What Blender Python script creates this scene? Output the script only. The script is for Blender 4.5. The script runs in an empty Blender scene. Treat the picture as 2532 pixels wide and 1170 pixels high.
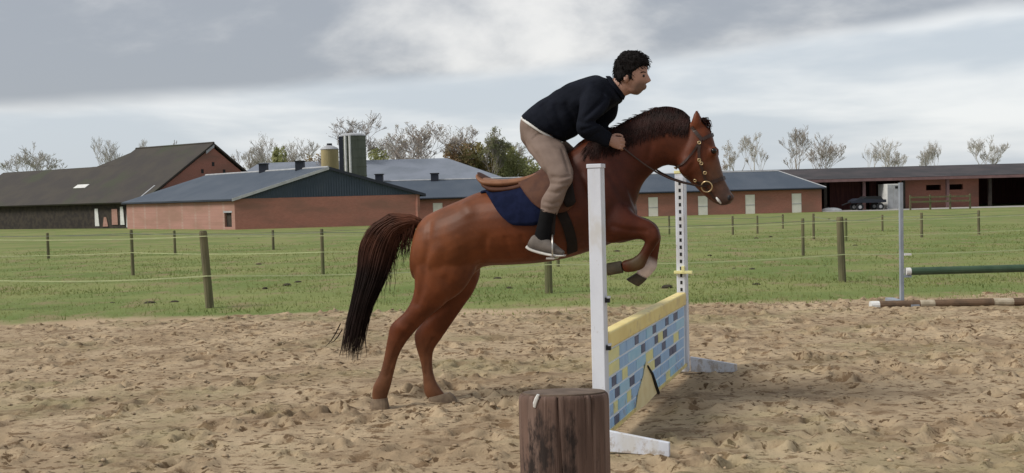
import bpy, bmesh, math, random
import numpy as np
from mathutils import Vector, Matrix, noise as mnoise
from mathutils.bvhtree import BVHTree

scene = bpy.context.scene
col = scene.collection
R = math.radians

# ------------------------------------------------------------------ camera
F, CX, CY = 2400.0, 1266.0, 585.0
HC = 1.5
PITCH, ROLL = math.atan(98 / 2400), R(1.5)
FWD = Vector((0, math.cos(PITCH), -math.sin(PITCH)))
UP0 = Vector((0, math.sin(PITCH), math.cos(PITCH)))
RT0 = Vector((1, 0, 0))
RT = RT0 * math.cos(ROLL) - UP0 * math.sin(ROLL)
UP = UP0 * math.cos(ROLL) + RT0 * math.sin(ROLL)
CAM = Vector((0, 0, HC))
cd = bpy.data.cameras.new('camera')
cam = bpy.data.objects.new('camera', cd)
col.objects.link(cam)
M = Matrix((RT, UP, -FWD)).transposed().to_4x4()
M.translation = CAM
cam.matrix_world = M
cd.sensor_width = 36.0
cd.lens = 36.0 * F / 2532.0
cd.clip_start = 0.05
cd.clip_end = 5000
scene.camera = cam

# ------------------------------------------------------------------ world, sun, exposure
SUN_AZ, SUN_EL = R(-105), R(44)          # azimuth from +Y, negative = left
w = bpy.data.worlds.new('World')
scene.world = w
w.use_nodes = True
nt = w.node_tree
nt.nodes.clear()
def N(tree, typ, **kw):
    n = tree.nodes.new(typ)
    for k, v in kw.items():
        if hasattr(n, k):
            setattr(n, k, v)
    return n
def lk(tree, a, b): tree.links.new(a, b)
def mth(tree, op, a, b=None, c=None):
    n = tree.nodes.new('ShaderNodeMath'); n.operation = op
    for i, v in enumerate((a, b, c)):
        if v is None: continue
        if isinstance(v, (int, float)): n.inputs[i].default_value = v
        else: tree.links.new(v, n.inputs[i])
    return n.outputs[0]
def maprange(tree, v, a, b, c=0.0, d=1.0, smooth=True):
    n = tree.nodes.new('ShaderNodeMapRange')
    n.interpolation_type = 'SMOOTHSTEP' if smooth else 'LINEAR'
    tree.links.new(v, n.inputs[0])
    for i, x in enumerate((a, b, c, d)): n.inputs[i + 1].default_value = x
    return n.outputs[0]
def mixc(tree, f, a, b):
    n = tree.nodes.new('ShaderNodeMix'); n.data_type = 'RGBA'
    if isinstance(f, (int, float)): n.inputs[0].default_value = f
    else: tree.links.new(f, n.inputs[0])
    for i, v in ((6, a), (7, b)):
        if isinstance(v, (tuple, list)): n.inputs[i].default_value = (*v[:3], 1)
        else: tree.links.new(v, n.inputs[i])
    return n.outputs[2]
def noise_n(tree, vec, scale, detail=4, rough=0.55, dist=0.0):
    n = tree.nodes.new('ShaderNodeTexNoise')
    n.inputs['Scale'].default_value = scale
    n.inputs['Detail'].default_value = detail
    n.inputs['Roughness'].default_value = rough
    n.inputs['Distortion'].default_value = dist
    if vec is not None: tree.links.new(vec, n.inputs['Vector'])
    return n.outputs['Fac']
def mapping(tree, vec, loc=(0, 0, 0), scale=(1, 1, 1), rot=(0, 0, 0)):
    n = tree.nodes.new('ShaderNodeMapping')
    n.inputs['Location'].default_value = loc
    n.inputs['Scale'].default_value = scale
    n.inputs['Rotation'].default_value = rot
    tree.links.new(vec, n.inputs['Vector'])
    return n.outputs[0]

sky = N(nt, 'ShaderNodeTexSky')
sky.sky_type = 'NISHITA'; sky.sun_disc = False
sky.sun_elevation = SUN_EL; sky.sun_rotation = SUN_AZ
sky.air_density = 1.0; sky.dust_density = 2.0
tc = N(nt, 'ShaderNodeTexCoord')
dirv = tc.outputs['Generated']
sep = N(nt, 'ShaderNodeSeparateXYZ'); lk(nt, dirv, sep.inputs[0])
n1 = noise_n(nt, mapping(nt, dirv, (0.3, 0.1, 0.0), (2.4, 2.4, 9)), 1.0, 4, 0.45, 0.2)
edge = mth(nt, 'SUBTRACT', sep.outputs['Z'], mth(nt, 'MULTIPLY_ADD', sep.outputs['X'], 0.06, 0.123))
edge = mth(nt, 'ADD', edge, mth(nt, 'MULTIPLY', mth(nt, 'SUBTRACT', n1, 0.5), 0.05))
bank = maprange(nt, edge, -0.008, 0.014)
n2 = noise_n(nt, mapping(nt, dirv, (2.2, 5.5, 7.3), (3.2, 3.2, 7.5)), 1.0, 7, 0.54, 0.25)
grey = mixc(nt, maprange(nt, n2, 0.46, 0.70), (2.9, 3.08, 3.38), (6.8, 6.7, 6.5))
n3 = noise_n(nt, mapping(nt, dirv, (1.7, 7.0, 0.2), (2.8, 2.8, 14)), 1.0, 5, 0.5, 0.2)
low = mixc(nt, maprange(nt, n3, 0.44, 0.66), (4.5, 4.9, 5.3), (6.8, 6.9, 6.9))
clouds = mixc(nt, bank, low, grey)
sc = mixc(nt, 0.88, sky.outputs[0], clouds)
bg = N(nt, 'ShaderNodeBackground'); bg.inputs['Strength'].default_value = 0.1
lk(nt, sc, bg.inputs['Color'])
wo = N(nt, 'ShaderNodeOutputWorld'); lk(nt, bg.outputs[0], wo.inputs['Surface'])

sl = bpy.data.lights.new('sun', 'SUN')
sl.energy = 2.1; sl.angle = R(20); sl.color = (1.0, 0.95, 0.87)
so = bpy.data.objects.new('sun', sl); col.objects.link(so)
sdir = Vector((math.sin(SUN_AZ) * math.cos(SUN_EL), math.cos(SUN_AZ) * math.cos(SUN_EL), math.sin(SUN_EL)))
so.rotation_euler = (-sdir).to_track_quat('-Z', 'Y').to_euler()
so.location = (-20, 20, 30)
vs = scene.view_settings
vs.view_transform = 'Standard'; vs.look = 'None'; vs.exposure = 0.45; vs.gamma = 1.0
vs.use_curve_mapping = False

# ------------------------------------------------------------------ helpers: pixel geometry, terrain
def gz(y):
    if y < 13: return 0.0
    if y > 80: return -0.75
    return -0.75 * (y - 13) / 67.0
def ray(px, py):
    return FWD + RT * ((px - CX) / F) + UP * (-(py - CY) / F)
def at(px, py, y):                     # the point at world depth y
    d = ray(px, py); return CAM + d * (y / d.y)
def ground(px, py):
    d = ray(px, py); y = 20.0
    for _ in range(40):
        y = (gz(y) - HC) / d.z * d.y
        y = max(1.0, min(y, 400))
    p = CAM + d * (y / d.y); p.z = gz(p.y); return p
def ray_plane(px, py, p0, n):
    d = ray(px, py); k = (p0 - CAM).dot(n) / d.dot(n); return CAM + d * k

# ------------------------------------------------------------------ helpers: objects
def tag(o, label=None, cat=None, group=None, kind=None):
    if label: o['label'] = label
    if cat: o['category'] = cat
    if group: o['group'] = group
    if kind: o['kind'] = kind
    return o
def empty(name, loc=(0, 0, 0), label=None, cat=None, group=None):
    o = bpy.data.objects.new(name, None); col.objects.link(o)
    o.location = loc; o.empty_display_size = 0.1
    return tag(o, label, cat, group)
def link(name, me, mat=None, parent=None, smooth=False):
    if mat is not None and not me.materials: me.materials.append(mat)
    o = bpy.data.objects.new(name, me); col.objects.link(o)
    if parent is not None:
        o.parent = parent
        o.matrix_parent_inverse = parent_world(parent).inverted()
    if smooth: me.polygons.foreach_set('use_smooth', [True] * len(me.polygons))
    return o
def parent_world(p):
    m = Matrix.LocRotScale(p.location, p.rotation_euler, p.scale)
    return parent_world(p.parent) @ p.matrix_parent_inverse @ m if p.parent else m
class MB:
    def __init__(s): s.v = []; s.f = []
    def add(s, vs, fs):
        k = len(s.v); s.v += [tuple(v) for v in vs]; s.f += [tuple(i + k for i in f) for f in fs]; return s
    def hexa(s, p):                    # 8 corners: bottom ring 0-3, top ring 4-7
        return s.add(p, [(3, 2, 1, 0), (4, 5, 6, 7), (0, 1, 5, 4), (1, 2, 6, 5), (2, 3, 7, 6), (3, 0, 4, 7)])
    def box(s, c, ax, ay, az):         # centre and half-axis vectors
        c, ax, ay, az = Vector(c), Vector(ax), Vector(ay), Vector(az)
        return s.hexa([c - ax - ay - az, c + ax - ay - az, c + ax + ay - az, c - ax + ay - az,
                       c - ax - ay + az, c + ax - ay + az, c + ax + ay + az, c - ax + ay + az])
    def slab(s, pts, n):               # polygon extruded by vector n
        pts = [Vector(p) for p in pts]; n = Vector(n); k = len(pts)
        return s.add(pts + [p + n for p in pts],
                     [tuple(range(k))[::-1], tuple(range(k, 2 * k))] + [(i, (i + 1) % k, k + (i + 1) % k, k + i) for i in range(k)])
    def tube(s, path, rad, n=8, cap=True):
        path = [Vector(p) for p in path]
        if isinstance(rad, (int, float)): rad = [rad] * len(path)
        k0 = len(s.v); up = None
        for i, p in enumerate(path):
            t = (path[min(i + 1, len(path) - 1)] - path[max(i - 1, 0)]).normalized()
            if up is None: up = t.orthogonal().normalized()
            up = (up - t * up.dot(t)); up = up.normalized() if up.length > 1e-6 else t.orthogonal().normalized()
            b = t.cross(up)
            for j in range(n):
                a = 2 * math.pi * j / n
                s.v.append(tuple(p + (up * math.cos(a) + b * math.sin(a)) * rad[i]))
        for i in range(len(path) - 1):
            for j in range(n):
                a = k0 + i * n + j; b_ = k0 + i * n + (j + 1) % n
                s.f.append((a, b_, b_ + n, a + n))
        if cap:
            s.f.append(tuple(k0 + j for j in range(n))[::-1])
            s.f.append(tuple(k0 + (len(path) - 1) * n + j for j in range(n)))
        return s
    def loft(s, rings):                # rings: equal-length lists of points, closed and capped
        k0 = len(s.v); n = len(rings[0])
        for r in rings: s.v += [tuple(p) for p in r]
        for i in range(len(rings) - 1):
            for j in range(n):
                a = k0 + i * n + j; b = k0 + i * n + (j + 1) % n
                s.f.append((a, b, b + n, a + n))
        s.f.append(tuple(k0 + j for j in range(n))[::-1])
        s.f.append(tuple(k0 + (len(rings) - 1) * n + j for j in range(n)))
        return s
    def mesh(s, name):
        me = bpy.data.meshes.new(name); me.from_pydata(s.v, [], s.f); me.update(); return me
    def build(s, name, mat=None, parent=None, smooth=False, bevel=0.0, fix=True):
        me = s.mesh(name)
        if fix or bevel:
            bm = bmesh.new(); bm.from_mesh(me)
            bmesh.ops.recalc_face_normals(bm, faces=bm.faces)
            if bevel:
                bmesh.ops.bevel(bm, geom=list(bm.edges), offset=bevel, segments=2, affect='EDGES', profile=0.5)
            bm.to_mesh(me); bm.free()
        return link(name, me, mat, parent, smooth)
def big_mesh(name, verts, quads=None, tris=None):
    me = bpy.data.meshes.new(name)
    verts = np.asarray(verts, np.float32); me.vertices.add(len(verts))
    me.vertices.foreach_set('co', verts.ravel())
    fs = np.asarray(quads if quads is not None else tris, np.int32); k = fs.shape[1]
    me.loops.add(fs.size); me.loops.foreach_set('vertex_index', fs.ravel())
    me.polygons.add(len(fs))
    me.polygons.foreach_set('loop_start', np.arange(0, fs.size, k, dtype=np.int32))
    me.polygons.foreach_set('loop_total', np.full(len(fs), k, np.int32))
    me.update(calc_edges=True); return me
def copy_tree(o, parent=None):
    c = o.copy(); col.objects.link(c); c.parent = parent
    for ch in [x for x in bpy.data.objects if x.parent == o and x is not c]: copy_tree(ch, c)
    return c

# ------------------------------------------------------------------ materials
def mat(name, c1, c2=None, scale=6.0, rough=0.7, bump=0.0, bscale=None, stretch=(1, 1, 1), detail=5,
        lo=0.35, hi=0.65, c3=None, s3=1.0, metal=0.0, spec=0.4, coords='Object', bdist=0.02, sheen=0.0):
    m = bpy.data.materials.new(name); m.use_nodes = True
    t = m.node_tree; b = t.nodes['Principled BSDF']
    b.inputs['Roughness'].default_value = rough
    b.inputs['Metallic'].default_value = metal
    b.inputs['Specular IOR Level'].default_value = spec
    if sheen: b.inputs['Sheen Weight'].default_value = sheen
    tcn = N(t, 'ShaderNodeTexCoord'); v = mapping(t, tcn.outputs[coords], scale=stretch)
    if c2 is None: c2 = tuple(x * 0.8 for x in c1)
    nf = noise_n(t, v, scale, detail)
    c = mixc(t, maprange(t, nf, lo, hi), c1, c2)
    if c3 is not None:
        nf3 = noise_n(t, mapping(t, v, (3.1, 1.7, 9.2)), s3, 4)
        c = mixc(t, maprange(t, nf3, 0.5, 0.68), c, c3)
    lk(t, c, b.inputs['Base Color'])
    if bump:
        bp = N(t, 'ShaderNodeBump'); bp.inputs['Strength'].default_value = bump; bp.inputs['Distance'].default_value = bdist
        lk(t, noise_n(t, v, bscale or scale * 3, 6, 0.65), bp.inputs['Height'])
        lk(t, bp.outputs[0], b.inputs['Normal'])
    return m
def brick_mat(name, c1, c2, mortar, stain):
    m = bpy.data.materials.new(name); m.use_nodes = True
    t = m.node_tree; b = t.nodes['Principled BSDF']; b.inputs['Roughness'].default_value = 0.9
    tcn = N(t, 'ShaderNodeTexCoord')
    # wall coordinates: along the wall (x+y mix) and height
    sp = N(t, 'ShaderNodeSeparateXYZ'); lk(t, tcn.outputs['Object'], sp.inputs[0])
    cb = N(t, 'ShaderNodeCombineXYZ')
    lk(t, mth(t, 'ADD', sp.outputs[0], sp.outputs[1]), cb.inputs[0]); lk(t, sp.outputs[2], cb.inputs[1])
    bk = N(t, 'ShaderNodeTexBrick'); lk(t, cb.outputs[0], bk.inputs['Vector'])
    bk.inputs['Color1'].default_value = (*c1, 1); bk.inputs['Color2'].default_value = (*c2, 1); bk.inputs['Mortar'].default_value = (*mortar, 1)
    bk.inputs['Scale'].default_value = 1.0; bk.inputs['Brick Width'].default_value = 0.22; bk.inputs['Row Height'].default_value = 0.07
    bk.inputs['Mortar Size'].default_value = 0.008
    nf = noise_n(t, mapping(t, tcn.outputs['Object'], scale=(0.25, 0.25, 0.7)), 1.0, 5)
    c = mixc(t, maprange(t, nf, 0.42, 0.7), bk.outputs['Color'], stain)
    lk(t, c, b.inputs['Base Color'])
    return m
def corrugated(name, c1, c2, period=0.25, axis=(1, 1, 0), rough=0.8):
    m = mat(name, c1, c2, scale=0.35, rough=rough, detail=4)
    t = m.node_tree; b = t.nodes['Principled BSDF']
    tcn = N(t, 'ShaderNodeTexCoord')
    dv = N(t, 'ShaderNodeVectorMath', operation='DOT_PRODUCT'); lk(t, tcn.outputs['Object'], dv.inputs[0]); dv.inputs[1].default_value = axis
    s = mth(t, 'SINE', mth(t, 'MULTIPLY', dv.outputs['Value'], 2 * math.pi / period))
    bp = N(t, 'ShaderNodeBump'); bp.inputs['Strength'].default_value = 0.5; bp.inputs['Distance'].default_value = 0.03
    lk(t, s, bp.inputs['Height']); lk(t, bp.outputs[0], b.inputs['Normal'])
    return m

m_brick = brick_mat('brick_pink', (0.42, 0.21, 0.17), (0.35, 0.17, 0.135), (0.42, 0.31, 0.26), (0.31, 0.18, 0.135))
m_brick2 = brick_mat('brick_red', (0.37, 0.135, 0.098), (0.30, 0.105, 0.076), (0.36, 0.23, 0.185), (0.24, 0.125, 0.095))
m_bluecorr = corrugated('blue_grey_sheet', (0.062, 0.082, 0.112), (0.08, 0.10, 0.13))
m_darkcorr = corrugated('dark_cladding', (0.035, 0.05, 0.075), (0.05, 0.065, 0.09))
m_palecorr = corrugated('pale_grey_sheet', (0.21, 0.235, 0.285), (0.175, 0.20, 0.24))
m_tileroof = mat('old_tiles', (0.048, 0.042, 0.039), (0.06, 0.052, 0.043), scale=0.4, rough=0.9, bump=0.6, bscale=4, c3=(0.052, 0.055, 0.036), s3=0.25)
m_trim = mat('grey_trim', (0.42, 0.43, 0.45), scale=2, rough=0.6)
m_whitepaint = mat('white_paint', (0.74, 0.74, 0.72), (0.62, 0.62, 0.60), scale=3, rough=0.5)
m_door = mat('cream_door', (0.82, 0.79, 0.72), (0.74, 0.71, 0.64), scale=1.5, rough=0.6)
m_black = mat('black_metal', (0.012, 0.013, 0.016), scale=3, rough=0.6)
m_darkvent = mat('dark_vent', (0.02, 0.025, 0.04), scale=3, rough=0.6)
m_concrete = mat('silo_concrete', (0.13, 0.145, 0.115), (0.09, 0.10, 0.075), scale=0.8, rough=0.9, stretch=(1, 1, 0.2))
m_beige = mat('beige_silo', (0.40, 0.33, 0.17), (0.30, 0.25, 0.13), scale=0.8, rough=0.8, stretch=(1, 1, 0.2))
m_darkwood = mat('dark_timber', (0.025, 0.02, 0.018), (0.05, 0.04, 0.03), scale=2, rough=0.9)
m_shedroof = mat('shed_roof', (0.035, 0.033, 0.036), (0.06, 0.05, 0.052), scale=0.5, rough=0.8, bump=0.3)
m_redwall = mat('maroon_boards', (0.10, 0.035, 0.03), (0.06, 0.02, 0.02), scale=1.5, rough=0.9, stretch=(4, 4, 0.4))
m_pinkpost = mat('pink_column', (0.22, 0.13, 0.13), scale=2, rough=0.8)
m_greyconc = mat('yard_concrete', (0.42, 0.40, 0.37), (0.34, 0.33, 0.31), scale=0.6, rough=0.9)
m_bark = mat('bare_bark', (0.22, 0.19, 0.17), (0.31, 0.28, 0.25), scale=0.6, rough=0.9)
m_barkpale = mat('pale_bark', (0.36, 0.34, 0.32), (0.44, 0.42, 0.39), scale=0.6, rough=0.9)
m_bud = mat('pink_buds', (0.46, 0.38, 0.34), (0.38, 0.34, 0.25), scale=0.8, rough=0.9)
m_leafgreen = mat('young_leaves', (0.30, 0.32, 0.14), (0.38, 0.38, 0.18), scale=0.7, rough=0.8)
m_leafgreen2 = mat('dark_leaves', (0.21, 0.23, 0.11), (0.28, 0.28, 0.15), scale=0.7, rough=0.8)
m_leafrust = mat('rusty_leaves', (0.36, 0.235, 0.14), (0.32, 0.28, 0.14), scale=0.7, rough=0.8)
def translucent(m, f=.4):
    t = m.node_tree; b = t.nodes['Principled BSDF']; tr = N(t, 'ShaderNodeBsdfTranslucent'); mx = N(t, 'ShaderNodeMixShader'); mx.inputs[0].default_value = f
    src = b.inputs['Base Color'].links[0].from_socket; lk(t, src, tr.inputs['Color'])
    out = [n for n in t.nodes if n.type == 'OUTPUT_MATERIAL'][0]
    lk(t, b.outputs[0], mx.inputs[1]); lk(t, tr.outputs[0], mx.inputs[2]); lk(t, mx.outputs[0], out.inputs['Surface'])
m_leafolive = mat('olive_leaves', (0.32, 0.26, 0.12), (0.30, 0.31, 0.13), scale=0.5, rough=0.8)
for m_ in (m_leafolive, m_bud, m_leafgreen, m_leafgreen2, m_leafrust): translucent(m_, .55)
m_postwood = mat('mossy_post', (0.17, 0.15, 0.085), (0.10, 0.092, 0.055), scale=8, rough=0.95, stretch=(1, 1, 0.15), bump=0.6, bscale=20, c3=(0.12, 0.14, 0.055), s3=3)
m_tape = mat('yellow_tape', (0.62, 0.66, 0.36), (0.5, 0.54, 0.3), scale=5, rough=0.6)
m_wire = mat('grey_wire', (0.25, 0.26, 0.22), scale=5, rough=0.5)
m_clod = mat('dark_soil', (0.035, 0.03, 0.02), (0.06, 0.05, 0.03), scale=6, rough=1.0)

# ------------------------------------------------------------------ ground
def fbm_grid(nx, ny, cells, octaves, rng, per=0.5):
    out = np.zeros((ny, nx)); amp = 1.0; tot = 0.0
    yy = np.linspace(0, 1, ny, endpoint=False); xx = np.linspace(0, 1, nx, endpoint=False)
    cx, cy = cells
    for _ in range(octaves):
        gxn, gyn = int(math.ceil(cx)) + 2, int(math.ceil(cy)) + 2
        g = rng.random((gyn, gxn)) * 2 - 1
        fx = xx * cx; fy = yy * cy
        ix = fx.astype(int); iy = fy.astype(int); tx = fx - ix; ty = fy - iy
        tx = tx * tx * (3 - 2 * tx); ty = (ty * ty * (3 - 2 * ty))[:, None]
        a = g[np.ix_(iy, ix)]; b = g[np.ix_(iy, ix + 1)]; c = g[np.ix_(iy + 1, ix)]; d = g[np.ix_(iy + 1, ix + 1)]
        out += amp * ((a * (1 - tx) + b * tx) * (1 - ty) + (c * (1 - tx) + d * tx) * ty)
        tot += amp; amp *= per; cx *= 2; cy *= 2
    return out / tot

def ground_material():
    m = bpy.data.materials.new('pasture_ground'); m.use_nodes = True
    t = m.node_tree; b = t.nodes['Principled BSDF']; b.inputs['Roughness'].default_value = 0.95
    b.inputs['Specular IOR Level'].default_value = 0.15
    tcn = N(t, 'ShaderNodeTexCoord'); v = tcn.outputs['Object']
    sp = N(t, 'ShaderNodeSeparateXYZ'); lk(t, v, sp.inputs[0])
    a = noise_n(t, mapping(t, v, scale=(0.25, 0.35, 1)), 1.0, 6, 0.6)
    g = mixc(t, maprange(t, a, 0.36, 0.64), (0.145, 0.192, 0.058), (0.225, 0.245, 0.09))
    a2 = noise_n(t, mapping(t, v, (4, 7, 0), (1.3, 0.8, 1)), 1.0, 6, 0.65)
    g = mixc(t, maprange(t, a2, 0.50, 0.66), g, (0.24, 0.205, 0.105))
    a3 = noise_n(t, mapping(t, v, (1, 3, 0), (3.0, 3.0, 1)), 1.0, 5, 0.7)
    g = mixc(t, maprange(t, a3, 0.60, 0.75), g, (0.055, 0.08, 0.02))
    s1 = noise_n(t, mapping(t, v, scale=(1.4, 1.4, 1)), 1.0, 6, 0.6)
    s = mixc(t, maprange(t, s1, 0.35, 0.65), (0.45, 0.345, 0.225), (0.35, 0.26, 0.165))
    e = mth(t, 'ADD', sp.outputs[1], mth(t, 'MULTIPLY', mth(t, 'SUBTRACT', noise_n(t, mapping(t, v, scale=(0.8, 0.8, 1)), 1.0, 5), 0.5), 1.6))
    f = maprange(t, e, 12.7, 13.3)
    lk(t, mixc(t, f, s, g), b.inputs['Base Color'])
    bp = N(t, 'ShaderNodeBump'); bp.inputs['Strength'].default_value = 0.7; bp.inputs['Distance'].default_value = 0.05
    lk(t, noise_n(t, mapping(t, v, scale=(5, 5, 5)), 1.0, 6, 0.7), bp.inputs['Height']); lk(t, bp.outputs[0], b.inputs['Normal'])
    return m
m_ground = ground_material()

rng = np.random.default_rng(11)
xs = np.concatenate([np.linspace(-1500, -60, 14), np.linspace(-55, 55, 221), np.linspace(60, 1500, 14)])
ys = np.concatenate([np.linspace(-300, -8, 10), np.linspace(-4, 12.4, 10), np.linspace(12.6, 40, 120), np.linspace(41, 100, 40), np.linspace(115, 2500, 20)])
Xg, Yg = np.meshgrid(xs, ys)
Zg = np.vectorize(gz)(Yg)
Zg = np.where(Yg < 12.5, -0.09, Zg)
bumpn = fbm_grid(len(xs), len(ys), (60, 40), 3, rng)
near = np.clip((Yg - 12.4) / 1.0, 0, 1) * np.clip((60 - Yg) / 30, 0, 1) * (np.abs(Xg) < 50)
Zg = Zg + bumpn * 0.035 * near
ny_, nx_ = Zg.shape
idx = np.arange(nx_ * ny_).reshape(ny_, nx_)
quads = np.stack([idx[:-1, :-1], idx[:-1, 1:], idx[1:, 1:], idx[1:, :-1]], -1).reshape(-1, 4)
o = link('pasture', big_mesh('pasture', np.stack([Xg, Yg, Zg], -1).reshape(-1, 3), quads), m_ground, smooth=True)
tag(o, kind='structure')

# sand arena: one fine height field with hoofprints
def sand_material():
    m = bpy.data.materials.new('sand'); m.use_nodes = True
    t = m.node_tree; b = t.nodes['Principled BSDF']; b.inputs['Roughness'].default_value = 0.95
    b.inputs['Specular IOR Level'].default_value = 0.1
    tcn = N(t, 'ShaderNodeTexCoord'); v = tcn.outputs['Object']
    s1 = noise_n(t, mapping(t, v, scale=(0.9, 1.2, 1)), 1.0, 6, 0.6)
    c = mixc(t, maprange(t, s1, 0.33, 0.66), (0.45, 0.35, 0.232), (0.325, 0.242, 0.155))
    s2 = noise_n(t, mapping(t, v, (7, 2, 0), (6, 10, 7)), 1.0, 6, 0.7)
    c = mixc(t, maprange(t, s2, 0.53, 0.61), c, (0.20, 0.135, 0.08))
    s5 = noise_n(t, mapping(t, v, (1, 4, 0), (14, 22, 9)), 1.0, 4, 0.6)
    c = mixc(t, maprange(t, s5, 0.565, 0.63), c, (0.12, 0.078, 0.045))
    s4 = noise_n(t, mapping(t, v, (2, 9, 0), (11, 14, 11)), 1.0, 5, 0.7)
    c = mixc(t, maprange(t, s4, 0.60, 0.72), c, (0.52, 0.41, 0.275))
    s3 = noise_n(t, mapping(t, v, (3, 5, 0), (0.35, 0.5, 1)), 1.0, 5, 0.6)
    c = mixc(t, mth(t, 'MULTIPLY', maprange(t, s3, 0.50, 0.64), 0.5), c, (0.24, 0.22, 0.115))
    s6 = noise_n(t, mapping(t, v, (8, 1, 0), (1.6, 2.6, 1)), 1.0, 6, 0.65)
    c = mixc(t, mth(t, 'MULTIPLY', maprange(t, s6, 0.52, 0.63), 0.65), c, (0.20, 0.14, 0.088))
    lk(t, c, b.inputs['Base Color'])
    bp = N(t, 'ShaderNodeBump'); bp.inputs['Strength'].default_value = 0.8; bp.inputs['Distance'].default_value = 0.02
    lk(t, noise_n(t, mapping(t, v, scale=(16, 16, 16)), 1.0, 6, 0.7), bp.inputs['Height']); lk(t, bp.outputs[0], b.inputs['Normal'])
    return m
m_sand = sand_material()
X0, X1, Y0, Y1, ST = -9.0, 9.0, 0.6, 13.9, 0.026
nx, ny = int((X1 - X0) / ST), int((Y1 - Y0) / ST)
sx = X0 + np.arange(nx) * ST; sy = Y0 + np.arange(ny) * ST
H = fbm_grid(nx, ny, (9, 7), 2, rng) * 0.02 + fbm_grid(nx, ny, (70, 52), 4, rng, 0.62) * 0.016
for _ in range(3000):
    cx_, cy_ = rng.uniform(X0, X1), rng.uniform(Y0 + 1, Y1); r = rng.uniform(0.03, 0.085); d = rng.uniform(0.012, 0.055)
    a = rng.uniform(-0.9, 0.9); el = rng.uniform(1.0, 1.7)
    i0, i1 = int((cx_ - 3 * r - X0) / ST), int((cx_ + 3 * r - X0) / ST); j0, j1 = int((cy_ - 3 * r - Y0) / ST), int((cy_ + 3 * r - Y0) / ST)
    i0, j0 = max(i0, 0), max(j0, 0); i1, j1 = min(i1, nx), min(j1, ny)
    if i1 <= i0 or j1 <= j0: continue
    gx = sx[i0:i1][None, :] - cx_; gy = sy[j0:j1][:, None] - cy_
    u = (gx * math.cos(a) + gy * math.sin(a)) / el; v_ = -gx * math.sin(a) + gy * math.cos(a)
    q = np.sqrt(u * u + v_ * v_) / r
    H[j0:j1, i0:i1] += -d * np.exp(-(q / 0.85) ** 6) + 0.35 * d * np.exp(-((q - 1.35) / 0.35) ** 2) * (1 + 0.6 * np.sin(3 * np.arctan2(v_, u) + a * 9))
# lines of deeper hoofprints left by earlier rounds
def print_at(px_, py_, r, d, a):
    i0, i1 = max(int((px_ - 3 * r - X0) / ST), 0), min(int((px_ + 3 * r - X0) / ST), nx); j0, j1 = max(int((py_ - 3 * r - Y0) / ST), 0), min(int((py_ + 3 * r - Y0) / ST), ny)
    if i1 <= i0 or j1 <= j0: return
    gx = sx[i0:i1][None, :] - px_; gy = sy[j0:j1][:, None] - py_
    u = (gx * math.cos(a) + gy * math.sin(a)) / 1.25; v_ = -gx * math.sin(a) + gy * math.cos(a); q = np.sqrt(u * u + v_ * v_) / r
    H[j0:j1, i0:i1] += -d * np.exp(-q ** 8) + .45 * d * np.exp(-((q - 1.3) / .3) ** 2) * (1 + .8 * np.cos(np.arctan2(v_, u)))
for _ in range(34):
    x_, y_, a_ = rng.uniform(-9, 6), rng.uniform(4, 12.8), rng.normal(0, .25)
    for k_ in range(rng.integers(6, 16)):
        off = .16 * (1 if k_ % 2 else -1)
        print_at(x_ - math.sin(a_) * off + rng.normal(0, .05), y_ + math.cos(a_) * off + rng.normal(0, .05), rng.uniform(.055, .075), rng.uniform(.03, .055), a_)
        x_ += math.cos(a_) * .55; y_ += math.sin(a_) * .55
for _ in range(60):                      # churned take-off ground
    print_at(rng.normal(-.75, .55), rng.normal(7.0, .3), rng.uniform(.04, .08), rng.uniform(.02, .05), rng.uniform(-1, 1))
H = np.clip(H, -0.068, 0.07) - 0.004
edgeline = 13.05 + fbm_grid(nx, 1, (18, 1), 5, rng, 0.65)[0] * 0.95
k = np.clip((sy[:, None] - edgeline[None, :] + 0.35) / 0.5, 0, 1)
H = H * (1 - k) - 0.16 * (k * k * (3 - 2 * k)) + 0.01 * (1 - k)
def sand_z(x, y):
    i, j = int((x - X0) / ST), int((y - Y0) / ST)
    return float(H[min(max(j, 0), ny - 1), min(max(i, 0), nx - 1)])
# trodden flat where things stand
def flatten(x, y, r, z=0.0):
    i0, i1 = int((x - 2 * r - X0) / ST), int((x + 2 * r - X0) / ST) + 1; j0, j1 = int((y - 2 * r - Y0) / ST), int((y + 2 * r - Y0) / ST) + 1
    gx = sx[i0:i1][None, :] - x; gy = sy[j0:j1][:, None] - y
    q = np.clip(2 - np.sqrt(gx * gx + gy * gy) / r, 0, 1)
    H[j0:j1, i0:i1] = H[j0:j1, i0:i1] * (1 - q) + z * q

# ------------------------------------------------------------------ buildings
def V2(p, z): return Vector((p[0], p[1], z))
def roof_plane(a, b, c, d, th, name, material, parent):
    a, b, c, d = map(Vector, (a, b, c, d)); n = (b - a).cross(d - a).normalized()
    if n.z < 0: n = -n
    return MB().slab([a, b, c, d], n * th).build(name, material, parent)

# red brick barn with dark gable, near left
zb = -0.80
c0 = ground(582, 568); c1 = ground(315, 566); c2 = at(1040, 557, 87.5)
c0.z = c1.z = c2.z = zb
c3 = c1 + c2 - c0
zE, zR = 1.95, 4.45
barn = empty('brick_barn', (c0 + c2) / 2, 'red brick barn with dark triangular gable and blue-grey sheet roof', 'barn')
g = (c2 - c0).normalized(); l = (c1 - c0).normalized()
def wall_between(p, q, z0, z1, th, name, material, parent):
    d = (q - p).normalized(); n = Vector((-d.y, d.x, 0)) * th
    return MB().slab([V2(p, z0), V2(q, z0), V2(q, z1), V2(p, z1)], n).build(name, material, parent)
wall_between(c0, c2, zb, zE, 0.3, 'wall', m_brick2, barn)
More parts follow.
